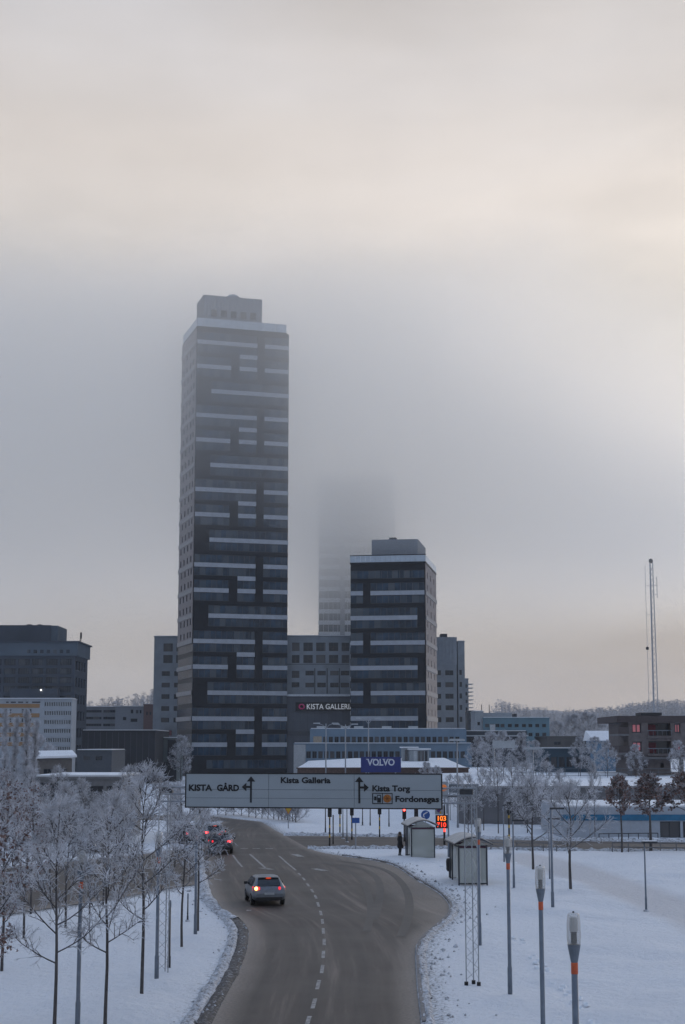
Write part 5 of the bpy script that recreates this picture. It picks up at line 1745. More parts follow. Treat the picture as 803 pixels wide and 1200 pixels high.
    m_.box(fx(444), fx(448.3), -0.013, -0.004, fz(940.8), fz(931.5)); m_.build('pump_pictogram', INK, sg)
    m_ = MB()
    m_.box(fx(440.5), fx(443.3), -0.013, -0.004, fz(938.2), fz(933.5)); m_.build('car_pictogram', INK, sg)
    m_ = MB(); m_.box(fx(444.9), fx(447.4), -0.016, -0.0135, fz(935), fz(932.6)); m_.build('pump_window', SGN, sg)
    m_ = MB()
    m_.xzprism([(fx(455.6) + 4.6 * W / 299 * math.cos(t), fz(935.9) + 4.6 * W / 299 * math.sin(t)) for t in np.linspace(0, 2 * math.pi, 17)[:-1]], -0.014, -0.004)
    m_.build('orange_disc', mat('orange_disc', (0.42, 0.15, 0.03), 0.6), sg)
    m_ = MB()
    for t in np.linspace(0, 2 * math.pi, 7)[:-1]:
        m_.tube([(fx(455.6), -0.017, fz(935.9)), (fx(455.6) + 3.0 * W / 299 * math.cos(t), -0.017, fz(935.9) + 3.0 * W / 299 * math.sin(t))], 0.008, 4)
    m_.build('disc_rays', mat('brown_ink', (0.16, 0.06, 0.02), 0.7), sg)
gantry()

# ------------------------------------------------------------------ slim park lamps with glass heads
LGLASS = glassy('lamp_glass', (0.62, 0.62, 0.60), 0.26, 0.15)
POLEM = mat('blue_grey_pole', (0.16, 0.19, 0.235), 0.5, 0.12, 5)
def lamp_proto():
    root = thing('park_lamp', 'slim grey lamp post', 'lamp post')
    m_ = MB(); m_.lathe([(0.075, 0), (0.075, 0.9), (0.06, 0.95), (0.058, 4.0)], 10); m_.build('pole', POLEM, root, smooth=True)
    m_ = MB(); m_.lathe([(0.060, 3.985), (0.062, 4.0), (0.062, 4.17), (0.06, 4.18)], 10); m_.build('orange_collar', ORANGE, root, smooth=True)
    m_ = MB(); m_.lathe([(0.058, 4.18), (0.065, 4.2), (0.112, 4.45), (0.118, 4.485), (0.05, 4.49)], 14); m_.build('head_cone', POLEM, root)
    g = MB(); g.lathe([(0.117, 4.49), (0.128, 4.62), (0.124, 4.85), (0.108, 5.0), (0.085, 5.03), (0.02, 5.035)], 16); cover = g.build('glass_cover', LGLASS, root, smooth=True)
    m_ = MB(); m_.lathe([(0.055, 4.492), (0.055, 4.70), (0.045, 4.71)], 10); m_.build('lamp_socket', DKMETAL, root)
    m_ = MB(); m_.lathe([(0.07, 4.712), (0.075, 4.74), (0.072, 4.95), (0.03, 4.97)], 10); m_.build('lamp_reflector', mat('frosted_reflector', (0.52, 0.52, 0.52), 0.6), root)
    m_ = MB(); m_.lathe([(0.02, 5.036), (0.018, 5.06), (0.006, 5.065)], 8); m_.build('cap', DKMETAL, root)
    return root
lp = lamp_proto()
GP = 'slim park lamps with orange collars'
def lamp_top(px, py_top):
    d = ray(px, py_top); t = (5.03 - CAMH) / d.z
    return Vector((d.x * t, d.y * t, 0))
for px, base, top, lab in ((672, None, 1070, 'slim lamp post with glass head and orange collar, first of the right-hand row'),
                           (633, None, 1015, 'slim lamp post with glass head, second in the right-hand row from the footbridge'),
                           (598, 1168, None, 'slim lamp post with glass head, third in the right-hand row from the footbridge'),
                           (562.5, 1109, None, 'slim lamp post with glass head close to the right gantry leg'),
                           (96, None, 997, 'slim lamp post with orange collar among the frosted trees of the left verge'),
                           (183.5, 1153, None, 'slim lamp post beside the left gantry leg'),
                           (229, 1098, None, 'slim lamp post touching a frosted tree where the road widens')):
    loc = G(px, base) if base else lamp_top(px, top)
    place(lp, USED, loc, rng.uniform(0, 6), lab, group=GP)

# plain poles and posts on the verges
def pole(name, label, cat, loc, h, r=0.05, m=None, n=8, group=None, base=True):
    root = thing(name, label, cat, loc, 0, group)
    m_ = MB(); m_.lathe([(r * 1.25, 0), (r * 1.25, min(0.9, h * 0.2)), (r, min(0.95, h * 0.22)), (r * 0.8, h)], n); m_.build('pole', m or POLEM, root, smooth=True)
    if base:
        b = MB(); b.lathe([(r * 3.2, 0.0), (r * 3.0, 0.05), (r * 1.4, 0.09)], n); b.build('base_collar', SLUSH2, root)
    return root
def post_h(base_px, base_py, top_py):
    g = G(base_px, base_py)
    return g, zat(top_py, g.y)
for (px, by, ty, r, lab) in ((198, 1138, 1055, 0.05, 'short dark marker post behind the left gantry leg'), (220, 1080, 1047, 0.035, 'thin short marker post on the left verge by the bend')):
    g, h = post_h(px, by, ty)
    o = pole('marker_post', lab, 'post', g, h, r, DKMETAL)
    m_ = MB(); m_.lathe([(r * 1.0, h - 0.25), (r * 1.05, h - 0.2), (r * 1.05, h - 0.08), (r * 0.8, h + 0.002)], 8); m_.build('cap', POLEM, o)
for (px, by, ty, r, lab) in ((648, 1068, 948, 0.065, 'tall plain lighting pole beside the forked bare tree'), (602.5, 1042, 962, 0.055, 'tall plain lighting pole behind the third slim lamp'), (591, 1013, 944, 0.045, 'thin sign pole with a short top arm behind the shelters'), (526, 1007, 934, 0.06, 'grey lighting pole between the two bus shelters'), (644.5, 1034, 960, 0.04, 'thin grey pole just behind the tall plain lighting pole')):
    g, h = post_h(px, by, ty)
    o = pole('lighting_pole', lab, 'pole', g, h, r)
    m_ = MB(); m_.box(-0.05, 0.65, -0.05, 0.05, h - 0.02, h + 0.07); m_.build('lamp_head' if px != 591 else 'top_arm', DKMETAL, o)
g, h = post_h(757.5, 1068, 988)
o = pole('path_lamp', 'slim path lamp with flat head standing in the snow by the footpath', 'lamp post', g, h, 0.045)
m_ = MB(); m_.box(-0.12, 0.62, -0.12, 0.12, h, h + 0.08); m_.build('lamp_head', DKMETAL, o)
m_ = MB(); m_.box(-0.10, 0.60, -0.10, 0.10, h + 0.083, h + 0.13); m_.build('head_snow', SNOW, o)

# tall road lamps with twin flat heads
def road_lamp(px, Y, py_top, w, lab, z0=0.0, panel=False):
    b = P(px, 900, Y); h = zat(py_top, Y)
    root = thing('road_lamp', lab, 'street lamp', (b.x, Y, z0))
    hh = h - z0
    m_ = MB(); m_.lathe([(0.11, 0), (0.1, 1.2), (0.085, 1.25), (0.06, hh)], 8); m_.build('pole', GALV, root, smooth=True)
    if panel:
        m_ = MB(); m_.box(-0.1, w, -0.12, 0.12, hh - 0.75, hh); m_.build('head_panel', FRAMEW, root)
    else:
        m_ = MB(); m_.xzprism([(-w / 2, hh), (-w / 2 + 0.1, hh - 0.12), (w / 2 - 0.1, hh - 0.12), (w / 2, hh), (w / 2 - 0.2, hh + 0.1), (-w / 2 + 0.2, hh + 0.1)], -0.2, 0.2); m_.build('lamp_head', FRAMEW, root)
road_lamp(536, 150, 867, 1.6, 'tall road lamp with flat twin head right of the blue sign')
road_lamp(579, 160, 868, 2.2, 'tall pole carrying a pale rectangular panel before the thicket', panel=True)
road_lamp(625, 158, 877, 2.0, 'tall road lamp with flat twin head before the filling station shop')
road_lamp(697, 190, 880, 0.5, 'lone lamp pole on the snowy terrace', TZ)
for px, t, lab in ((382, 848, 'double-armed lamp in front of the blue office, nearest its pale corner'), (405, 849, 'double-armed lamp in the middle of the blue office front'), (432, 842, 'tallest curved lamp in front of the blue office by the shorter tower')):
    b = P(px, 900, 234.5); h = zat(t, 234.5)
    root = thing('double_lamp', lab, 'street lamp', (b.x, 234.5, 0), 0, 'lamps before the blue office')
    m_ = MB(); m_.lathe([(0.12, 0), (0.07, h)], 8); m_.build('pole', GALV, root, smooth=True)
    for s in (-1, 1):
        m_ = MB(); m_.tube([(0, 0, h - 0.8), (s * 0.5, 0, h - 0.2), (s * 1.1, 0, h)], 0.05, 5); m_.build('arm', GALV, root)
        m_ = MB(); m_.box(s * 1.4 - 0.5, s * 1.4 + 0.5, -0.15, 0.15, h - 0.03, h + 0.14); m_.build('lamp_head', FRAMEW, root)

# ------------------------------------------------------------------ crossing: signals, signs
RED_E = emit('signal_red', (1.0, 0.05, 0.04), 9)
def signal_pole(px, by, ty, lab, lit=False, head=True, bands=True, r=0.06, face=0.0):
    g, h = post_h(px, by, ty)
    root = thing('traffic_signal', lab, 'traffic light', g, face, 'signal poles at the crossing')
    m_ = MB(); m_.lathe([(r * 1.2, 0), (r, 0.3), (r, h)], 8); pl = m_.build('pole', BLACK, root, smooth=True)
    if bands:
        z = 0.7
        while z < h - 0.7:
            m_ = MB(); m_.lathe([(r * 1.04, z), (r * 1.08, z + 0.01), (r * 1.08, z + 0.22), (r * 1.04, z + 0.23)], 8); m_.build('yellow_band', YELLOW, pl)
            z += 0.75
    if head:
        hd = MB(); hd.box(-0.16, 0.16, -0.22, -0.06, h - 0.75, h + 0.15); ho = hd.build('signal_head', BLACK, root)
        for k in range(3):
            zc = h + 0.0 - 0.29 * k
            m_ = MB(); m_.xzprism([(0.1 * math.cos(t), zc + 0.1 * math.sin(t)) for t in np.linspace(0, 2 * math.pi, 13)[:-1]], -0.245, -0.222)
            m_.build('lens', RED_E if (lit and k == 0) else DKMETAL, ho)
            v_ = MB(); v_.box(-0.13, 0.13, -0.36, -0.225, zc + 0.105, zc + 0.125); v_.build('visor', BLACK, ho)
    return root
signal_pole(386.5, 992, 946, 'black and yellow banded signal pole on the tip of the traffic island', head=True)
signal_pole(390.5, 989, 955, 'plain dark pole close behind the banded island signal', head=False, bands=False, r=0.05)
signal_pole(398.5, 978, 944, 'banded signal pole standing on the far snowbank of the crossing')
signal_pole(412.5, 984, 945, 'banded signal pole beside the small blue sign')
signal_pole(445, 981, 944, 'banded signal pole in the snow left of the waiting person')
signal_pole(474, 986, 949, 'signal behind the first bus shelter showing a bright red light', lit=True, bands=False)
signal_pole(488, 990, 946, 'red signal right above the roof of the first bus shelter', lit=True, bands=False)
signal_pole(597, 992, 942, 'black and yellow signal pole behind the second bus shelter', r=0.07)
for px, by, ty, lab in ((381.5, 977, 946, 'grey lamp pole left of the banded island signal'), (402, 983, 944, 'thin grey pole between two banded signals'), (406.7, 987, 940, 'thicker grey pole behind the traffic island'), (434, 969, 944, 'distant grey pole in the snow by the crossing'), (456, 970, 942, 'distant dark pole behind the signals'), (425, 968, 945, 'slim distant pole beside the small blue sign')):
    g, h = post_h(px, by, ty)
    o = pole('crossing_pole', lab, 'pole', g, h, 0.055, GALV if px in (402, 406.7) else DKMETAL)
    m_ = MB(); m_.lathe([(0.05, h + 0.002), (0.09, h + 0.03), (0.09, h + 0.12), (0.03, h + 0.16)], 8); m_.build('cap', DKMETAL, o)

BLUES = mat('blue_sign', (0.02, 0.09, 0.33), 0.5, 0.06)
def disc_sign(px, by, ty, rsz, lab, m, arrow=True):
    g, h = post_h(px, by, ty)
    root = thing('round_sign', lab, 'road sign', g)
    m_ = MB(); m_.lathe([(0.04, 0), (0.03, h)], 8); m_.build('pole', GALV, root)
    m_ = MB(); m_.xzprism([(rsz * math.cos(t), h - rsz + rsz * math.sin(t)) for t in np.linspace(0, 2 * math.pi, 21)[:-1]], -0.06, -0.035); m_.build('disc', m, root)
    if arrow:
        m_ = MB(); z = h - rsz
        m_.xzprism([(-0.2, z - 0.12), (-0.05, z - 0.22), (-0.12, z + 0.0), (0.2, z + 0.2), (0.14, z + 0.26), (-0.17, z + 0.08)], -0.07, -0.062); m_.build('arrow', MATS['white_letter'], root)
disc_sign(499, 992, 949.5, 0.36, 'round blue sign with white arrow beside the red signals', BLUES)
g, h = post_h(417, 995, 958)
o = thing('keep_side_sign', 'small blue rectangular sign on a grey pole at the traffic island', 'road sign', g)
m_ = MB(); m_.lathe([(0.05, 0), (0.04, h)], 8); m_.build('pole', GALV, o)
m_ = MB(); m_.box(-0.3, 0.3, -0.08, -0.05, h - 0.42, h - 0.02); m_.build('plate', BLUES, o)
g, h = post_h(338, 972, 946)
o = thing('yield_sign', 'yellow yield triangle pointing down beyond the bend under the overhead sign', 'road sign', g)
m_ = MB(); m_.lathe([(0.045, 0), (0.035, h + 0.3)], 8); m_.build('pole', GALV, o)
m_ = MB(); m_.xzprism([(-0.45, h + 0.2), (0, h - 0.58), (0.45, h + 0.2)], -0.08, -0.05); m_.build('plate', YELLOW, o)
m_ = MB(); m_.xzprism([(-0.52, h + 0.24), (0, h - 0.66), (0.52, h + 0.24)], -0.048, -0.038); m_.build('rim', ORANGE, o)

def price_sign():
    g = G(521, 990)
    Y = g.y
    z = lambda py: zat(py, Y)
    sx = Y / F * 1.01
    root = thing('price_sign', 'pole sign with two glowing orange-red number rows right of the first shelter', 'sign', g)
    m_ = MB(); m_.lathe([(0.09, 0), (0.08, z(944))], 8); m_.build('pole', BLACK, root)
    cx = lambda px: (px - 521) * sx
    m_ = MB(); m_.box(cx(511), cx(524.5), -0.3, -0.1, z(970.5), z(955)); bd = m_.build('led_board', BLACK, root)
    o1 = lettering('103', 0.52, bd, (cx(517.6), -0.31, z(961.5)), emit('led_orange', (1.0, 0.20, 0.02), 1.7), name='digits', align='CENTER', bold=0.012)
    o2 = lettering('710', 0.50, bd, (cx(517.6), -0.31, z(968.8)), emit('led_red', (1.0, 0.05, 0.02), 1.7), name='digits', align='CENTER', bold=0.012)
    m_ = MB(); m_.box(cx(520), cx(522), -0.31, -0.1, z(974.5), z(970.8)); m_.build('status_lamp', emit('led_red_dim', (1.0, 0.05, 0.03), 3), root)
    pl = MB(); pl.box(cx(510.5), cx(520.5), -0.2, -0.1, z(954.3), z(943.5)); po = pl.build('white_plate', WHITEP, root)
    m_ = MB(); m_.xzprism([(cx(512), z(950)), (cx(515), z(952.5)), (cx(519), z(946)), (cx(517), z(944.5))], -0.22, -0.203); m_.build('plate_mark', mat('mark_purple', (0.10, 0.04, 0.16), 0.7), po)
    m_ = MB(); m_.box(cx(511.5), cx(513), -0.22, -0.203, z(949), z(946)); m_.box(cx(516), cx(517.5), -0.22, -0.203, z(953.5), z(950.5)); m_.build('plate_mark', YELLOW, po)
    m_ = MB(); m_.box(cx(523), cx(525.5), -0.2, -0.1, z(953.5), z(941)); m_.build('white_plate', WHITEP, root)
price_sign()
def station_board():
    Y = 150.0
    a = P(517, 925, Y)
    root = thing('station_board', 'grey roadside board with orange emblem and pale lettering beside the overhead sign', 'sign', (a.x, Y, 0))
    c = lambda px: P(px, 920, Y).x - a.x
    z = lambda py: zat(py, Y)
    for x in (c(521), c(556)):
        m_ = MB(); m_.lathe([(0.08, 0), (0.07, z(920))], 8, 0, (x, 0.15, 0)); m_.build('post', GALV, root)
    m_ = MB(); m_.box(c(517), c(525), 0, 0.1, z(936), z(916)); m_.build('emblem_panel', mat('pale_board', (0.34, 0.36, 0.38), 0.7), root)
    m_ = MB(); m_.xzprism([(c(520.5) + 0.27 * math.cos(t), z(923.3) + 0.32 * math.sin(t)) for t in np.linspace(0, 6.283, 17)[:-1]], -0.03, -0.003); m_.build('emblem', emit('orange_emblem', (0.75, 0.22, 0.05), 0.35), root)
    m_ = MB(); m_.box(c(526), c(561), 0, 0.1, z(929), z(919)); m_.build('text_panel', mat('grey_board', (0.15, 0.17, 0.19), 0.7), root)
    t = lettering('FORDONSGAS', 0.52, root, (c(529), -0.01, z(926)), MATS['white_letter'], bold=0.004)
    t.scale = ((c(559) - c(529)) / t.dimensions.x, 1, 1)
station_board()

# ------------------------------------------------------------------ bus shelters
SHG = glassy('frosted_shelter_glass', (0.56, 0.60, 0.57), 0.46, 0.4)
SHF = mat('shelter_frame', (0.022, 0.028, 0.04), 0.5, 0.15, 6)
def shelter(name_label, px_r, base, L, rz):
    g = G(px_r, base)
    root = thing('bus_shelter', name_label, 'bus shelter', g, rz, 'bus shelters')
    W, H = 1.62, 2.25
    for x, y in ((0, 0), (-W, 0), (-W, L), (0, L), (0, L / 2), (-W - 0.0, L * 0.75)):
        m_ = MB(); m_.box(x - 0.04, x + 0.04, y - 0.04, y + 0.04, 0, H); m_.build('post', SHF, root)
    for y in (0.0, L):
        m_ = MB(); m_.box(-W + 0.05, -0.05, y - 0.015, y + 0.015, 0.14, H - 0.1); m_.build('end_pane', SHG, root)
        m_ = MB(); m_.box(-W + 0.045, -0.045, y - 0.03, y + 0.03, 0.06, 0.135); m_.build('bottom_rail', SHF, root)
        m_ = MB(); m_.box(-W + 0.045, -0.045, y - 0.03, y + 0.03, H - 0.16, H - 0.03); m_.build('name_strip', mat('dark_red_strip', (0.05, 0.012, 0.03), 0.6), root)
        ar = MB()
        n = 10
        arc = [(-W + W * i / n, H + 0.34 * math.sin(math.pi * i / n)) for i in range(n + 1)]
        ar.xzprism([(-W, H)] + arc[1:-1] + [(0, H)], y - 0.015, y + 0.015); ar.build('gable_pane', SHG, root)
    for k in range(3):
        y0, y1 = 0.05 + k * (L - 0.1) / 3, 0.05 + (k + 1) * (L - 0.1) / 3 - 0.04
        m_ = MB(); m_.box(-0.012, 0.012, y0, y1, 0.18, H - 0.05); m_.build('back_pane', SHG, root)
    m_ = MB(); m_.box(-W - 0.012, -W + 0.012, 0.05, L * 0.25, 0.3, H - 0.05); m_.build('front_pane', SHG, root)
    m_ = MB(); m_.box(-W - 0.02, -W + 0.02, 0.05, L - 0.05, H - 0.12, H - 0.045); m_.build('eave_rail', SHF, root)
    # barrel roof with overhang, snow on it
    rf, sn = MB(), MB()
    n = 12
    def arcz(i, e): return H + 0.02 + (0.40) * math.sin(math.pi * i / n) + e
    vs1, vs2 = [], []
    for yy in (-0.28, L + 0.28):
        for i in range(n + 1):
            x = -W - 0.32 + (W + 0.64) * i / n
            vs1.append((x, yy, arcz(i, 0))); vs2.append((x, yy, arcz(i, 0.05)))
    m1 = n + 1
    def shellmesh(mb, lo, hi):
        o = len(lo)
        vs = lo + hi
        fs = []
        for i in range(n):
            fs.append((i, i + 1, m1 + i + 1, m1 + i)); fs.append((o + i, o + m1 + i, o + m1 + i + 1, o + i + 1))
            fs.append((i, o + i, o + i + 1, i + 1)); fs.append((m1 + i, m1 + i + 1, o + m1 + i + 1, o + m1 + i))
        fs.append((0, m1, o + m1, o)); fs.append((n, o + n, o + m1 + n, m1 + n))
        mb.add(vs, fs)
    shellmesh(rf, vs1, vs2); rf.build('barrel_roof', SHF, root)
    sn1 = [(x * 0.97 - 0.02, y * 0.985 + 0.02, z + 0.003) for x, y, z in vs2]
    sn2 = [(x * 0.97 - 0.02, y * 0.985 + 0.02, z + 0.07) for x, y, z in vs2]
    shellmesh(sn, sn1, sn2); sn.build('roof_snow', mat('dusty_roof_snow', (0.50, 0.47, 0.44), 0.8, 0.12, 2), root)
    m_ = MB(); m_.box(-0.45, -0.06, L * 0.3, L * 0.8, 0.45, 0.5); m_.build('bench', SHF, root)
    return root
shelter('bus shelter with barrel roof where the dark-clad person waits', 509.5, 1007.5, 3.6, rad(4))
shelter('bus shelter with barrel roof nearest the lattice gantry leg', 571, 1037.5, 3.6, rad(4))
g = G(531.5, 1030)
o = thing('litter_bin', 'dark litter bin on a post at the front of the nearer bus shelter', 'bin', (g.x - 0.25, g.y, 0))
m_ = MB(); m_.lathe([(0.03, 0), (0.03, 0.5)], 8); m_.build('post', SHF, o)
m_ = MB(); m_.lathe([(0.10, 0.45), (0.17, 0.55), (0.19, 1.05), (0.15, 1.2), (0.05, 1.22)], 12); m_.build('bin_body', BLACK, o)

# ------------------------------------------------------------------ people
COAT = mat('black_coat', (0.014, 0.013, 0.016), 0.85, 0.3, 12)
TROUS = mat('dark_trousers', (0.018, 0.020, 0.028), 0.85, 0.3, 12)
SKIN = mat('skin', (0.42, 0.26, 0.20), 0.6, 0.05)
HAIR = mat('brown_hair', (0.07, 0.042, 0.028), 0.7, 0.3, 20)
FUR = mat('fur_trim', (0.19, 0.14, 0.10), 0.9, 0.4, 25)
def person(label, loc, rz, bag_hand=True):
    root = thing('person', label, 'person', loc, rz)
    # one continuous skinned body (facing local -y)
    J = {'pel': (0, 0, .93), 'wst': (0, .0, 1.08), 'chs': (0, .015, 1.28), 'nk': (0, .01, 1.45), 'hd': (0, -.02, 1.55), 'top': (0, -.01, 1.66),
         'lh': (.09, 0, .88), 'lk': (.10, -.03, .49), 'la': (.10, .02, .09), 'lt': (.11, -.13, .04),
         'rh': (-.09, 0, .88), 'rk': (-.10, -.01, .49), 'ra': (-.10, .05, .09), 'rt': (-.12, -.10, .04),
         'ls': (.17, .015, 1.38), 'le': (.24, .03, 1.10), 'lw': (.20, -.14, .93), 'rs': (-.17, .015, 1.38), 're': (-.23, .05, 1.10), 'rw': (-.22, -.03, .86)}
    R = {'pel': .15, 'wst': .135, 'chs': .16, 'nk': .06, 'hd': .095, 'top': .085, 'lh': .095, 'lk': .062, 'la': .045, 'lt': .042, 'rh': .095, 'rk': .062, 'ra': .045, 'rt': .042,
         'ls': .075, 'le': .055, 'lw': .036, 'rs': .075, 're': .055, 'rw': .036}
    E = [('pel', 'wst'), ('wst', 'chs'), ('chs', 'nk'), ('nk', 'hd'), ('hd', 'top'), ('pel', 'lh'), ('lh', 'lk'), ('lk', 'la'), ('la', 'lt'), ('pel', 'rh'), ('rh', 'rk'), ('rk', 'ra'), ('ra', 'rt'),
         ('chs', 'ls'), ('ls', 'le'), ('le', 'lw'), ('chs', 'rs'), ('rs', 're'), ('re', 'rw')]
    keys = list(J)
    me = bpy.data.meshes.new('body')
    me.from_pydata([J[k] for k in keys], [(keys.index(a), keys.index(b)) for a, b in E], [])
    ob = obj('body', me, root)
    md = ob.modifiers.new('skin', 'SKIN')
    sv = me.skin_vertices[0].data if me.skin_vertices else None
    if sv is None:
        bpy.context.view_layer.objects.active = ob
        sv = ob.data.skin_vertices[0].data
    for i, k in enumerate(keys):
        sv[i].radius = (R[k], R[k])
        sv[i].use_root = (k == 'pel')
    s2 = ob.modifiers.new('sub', 'SUBSURF'); s2.levels = s2.render_levels = 1
    dg = bpy.context.evaluated_depsgraph_get()
    nm = bpy.data.meshes.new_from_object(ob.evaluated_get(dg))
    ob.modifiers.clear()
    ob.data = nm
    nm.materials.clear()
    nm.materials.append(TROUS); nm.materials.append(SKIN); nm.materials.append(COAT)
    for p in nm.polygons:
        z = p.center.z
        p.material_index = 1 if z > 1.475 else (2 if (z > 0.95 or abs(p.center.x) > 0.19) else 0)
        p.use_smooth = True
    # coat: closed loft from shoulders to thigh
    m_ = MB()
    rings = [(0.62, .235, .175), (0.80, .225, .17), (1.0, .195, .15), (1.12, .18, .14), (1.28, .205, .155), (1.38, .20, .14), (1.46, .10, .09)]
    n = 14
    vs = [(a * math.cos(2 * math.pi * j / n), b * math.sin(2 * math.pi * j / n) + 0.01, z) for z, a, b in rings for j in range(n)]
    m_.add(vs, [(i * n + j, i * n + (j + 1) % n, (i + 1) * n + (j + 1) % n, (i + 1) * n + j) for i in range(len(rings) - 1) for j in range(n)])
    ct = m_.build('coat', COAT, root, smooth=True)
    m_ = MB(); m_.lathe([(0.09, 1.42), (0.15, 1.44), (0.16, 1.49), (0.12, 1.53), (0.09, 1.53)], 14, 0, (0, 0.02, 0)); m_.build('fur_collar', FUR, ct, smooth=True)
    m_ = MB(); m_.lathe([(0.085, 1.50), (0.112, 1.56), (0.118, 1.64), (0.09, 1.71), (0.03, 1.735)], 14, 0, (0, 0.015, 0)); m_.build('hair', HAIR, root, smooth=True)
    f = MB()
    f.add([(-.014, -.118, 1.60), (.014, -.118, 1.60), (.018, -.13, 1.565), (-.018, -.13, 1.565), (0, -.145, 1.572)], [(0, 1, 4), (1, 2, 4), (2, 3, 4), (3, 0, 4)])
    f.box(-.055, -.025, -.117, -.105, 1.605, 1.617); f.box(.025, .055, -.117, -.105, 1.605, 1.617); f.box(-.025, .025, -.118, -.105, 1.53, 1.538)
    f.box(-.108, -.095, -.02, .02, 1.57, 1.62); f.box(.095, .108, -.02, .02, 1.57, 1.62)
    f.build('face', SKIN, root)
    for sx, w in ((1, J['lw']), (-1, J['rw'])):
        h = MB(); wv = Vector(w)
        d = Vector((0, -0.75, -0.66)) if sx > 0 else Vector((0, -0.25, -0.97))
        d.normalize(); s_ = Vector((1, 0, 0))
        h.tube([wv, wv + d * 0.05, wv + d * 0.09], [0.03, 0.038, 0.034], 6)
        for q, (o_, l_) in enumerate(((-.027, .065), (-.009, .075), (.009, .07), (.027, .055))):
            b = wv + d * 0.085 + s_ * o_
            h.tube([b, b + d * l_ * 0.55, b + d * l_ * 0.8 + Vector((0, 0.02, -0.015))], [0.010, 0.009, 0.007], 5)
        b = wv + d * 0.03 - s_ * 0.03 * sx
        h.tube([b, b - s_ * 0.03 * sx + d * 0.03, b - s_ * 0.032 * sx + d * 0.06], [0.011, 0.010, 0.008], 5)
        h.build('gloved_hand', COAT, root)
    for k in ('lt', 'rt'):
        x, y, _ = J[k]
        b = MB(); b.add([(x - .05, y - .04, 0), (x + .05, y - .04, 0), (x + .045, y + .22, 0), (x - .045, y + .22, 0), (x - .04, y - .03, .06), (x + .04, y - .03, .06), (x + .045, y + .2, .12), (x - .045, y + .2, .12)],
                        [(0, 3, 2, 1), (4, 5, 6, 7), (0, 1, 5, 4), (1, 2, 6, 5), (2, 3, 7, 6), (3, 0, 4, 7)])
        b.build('boot', BLACK, root)
    if bag_hand:
        M_ = Matrix.Rotation(rz, 3, 'Z')
        wp = M_ @ Vector((.20, -.20, .0)) + Vector(loc)
        bag = thing('hand_bag', 'bulky dark bag hanging from the waiting person\'s hand', 'bag', (wp.x, wp.y, 0.0), rz)
        m_ = MB(); m_.lathe([(0.05, 0.52), (0.17, 0.54), (0.20, 0.66), (0.15, 0.78), (0.06, 0.80)], 12); bo = m_.build('bag_body', COAT, bag, smooth=True); bo.scale = (0.75, 1.35, 1)
        m_ = MB(); m_.tube([(0, -.16, .78), (0, -.08, .87), (0, .02, .875), (0, .1, .78)], 0.014, 5); m_.build('handle', COAT, bag)
    return root
person('person in a dark coat with fur collar standing before the bus shelter', G(469, 1003.3), rad(125))
person('person in dark clothes half hidden inside the bus shelter', G(484, 1000.5) , rad(100), False)

# ------------------------------------------------------------------ cars
def car_meshes():
    st = [(0.00, .40, .60, .64, .76, .66), (0.05, .31, .72, .80, .85, .74), (0.12, .28, .90, .99, .875, .73), (0.30, .27, .95, 1.17, .885, .68), (0.52, .26, .95, 1.385, .89, .62), (0.72, .24, .95, 1.46, .89, .61),
          (1.5, .22, .945, 1.50, .89, .62), (2.3, .22, .935, 1.465, .89, .61), (2.7, .22, .925, 1.31, .89, .62), (3.12, .22, .92, 1.0, .885, .66), (3.3, .23, .90, .955, .88, .72), (3.95, .25, .80, .85, .85, .68), (4.2, .28, .62, .68, .76, .55), (4.28, .38, .52, .56, .68, .5)]
    mb = MB()
    vs = []
    n = 13
    for y, zb, zs, zr, w, wr in st:
        half = [(0.78 * w, zb), (0.97 * w, zb + 0.10), (w, zb + (zs - zb) * 0.5), (w * 0.985, zs), (wr + 0.012, zr - 0.05 * (zr - zs) - 0.012), (wr * 0.84, zr), (0, zr + 0.012)]
        sec = half + [(-x, z) for x, z in half[-2::-1]]
        vs += [(x, y, z) for x, z in sec]
    mb.add(vs, [(i * n + j, i * n + j + 1, (i + 1) * n + j + 1, (i + 1) * n + j) for i in range(len(st) - 1) for j in range(n - 1)])
    mb.add(vs[:n], [tuple(range(n))]); mb.add(vs[-n:], [tuple(range(n))[::-1]])
    bt = [( (i * n), (i * n + n - 1), ((i + 1) * n + n - 1), ((i + 1) * n)) for i in range(len(st) - 1)]
    mb.add(vs, bt)
    return mb
CAR_BODY = car_meshes()
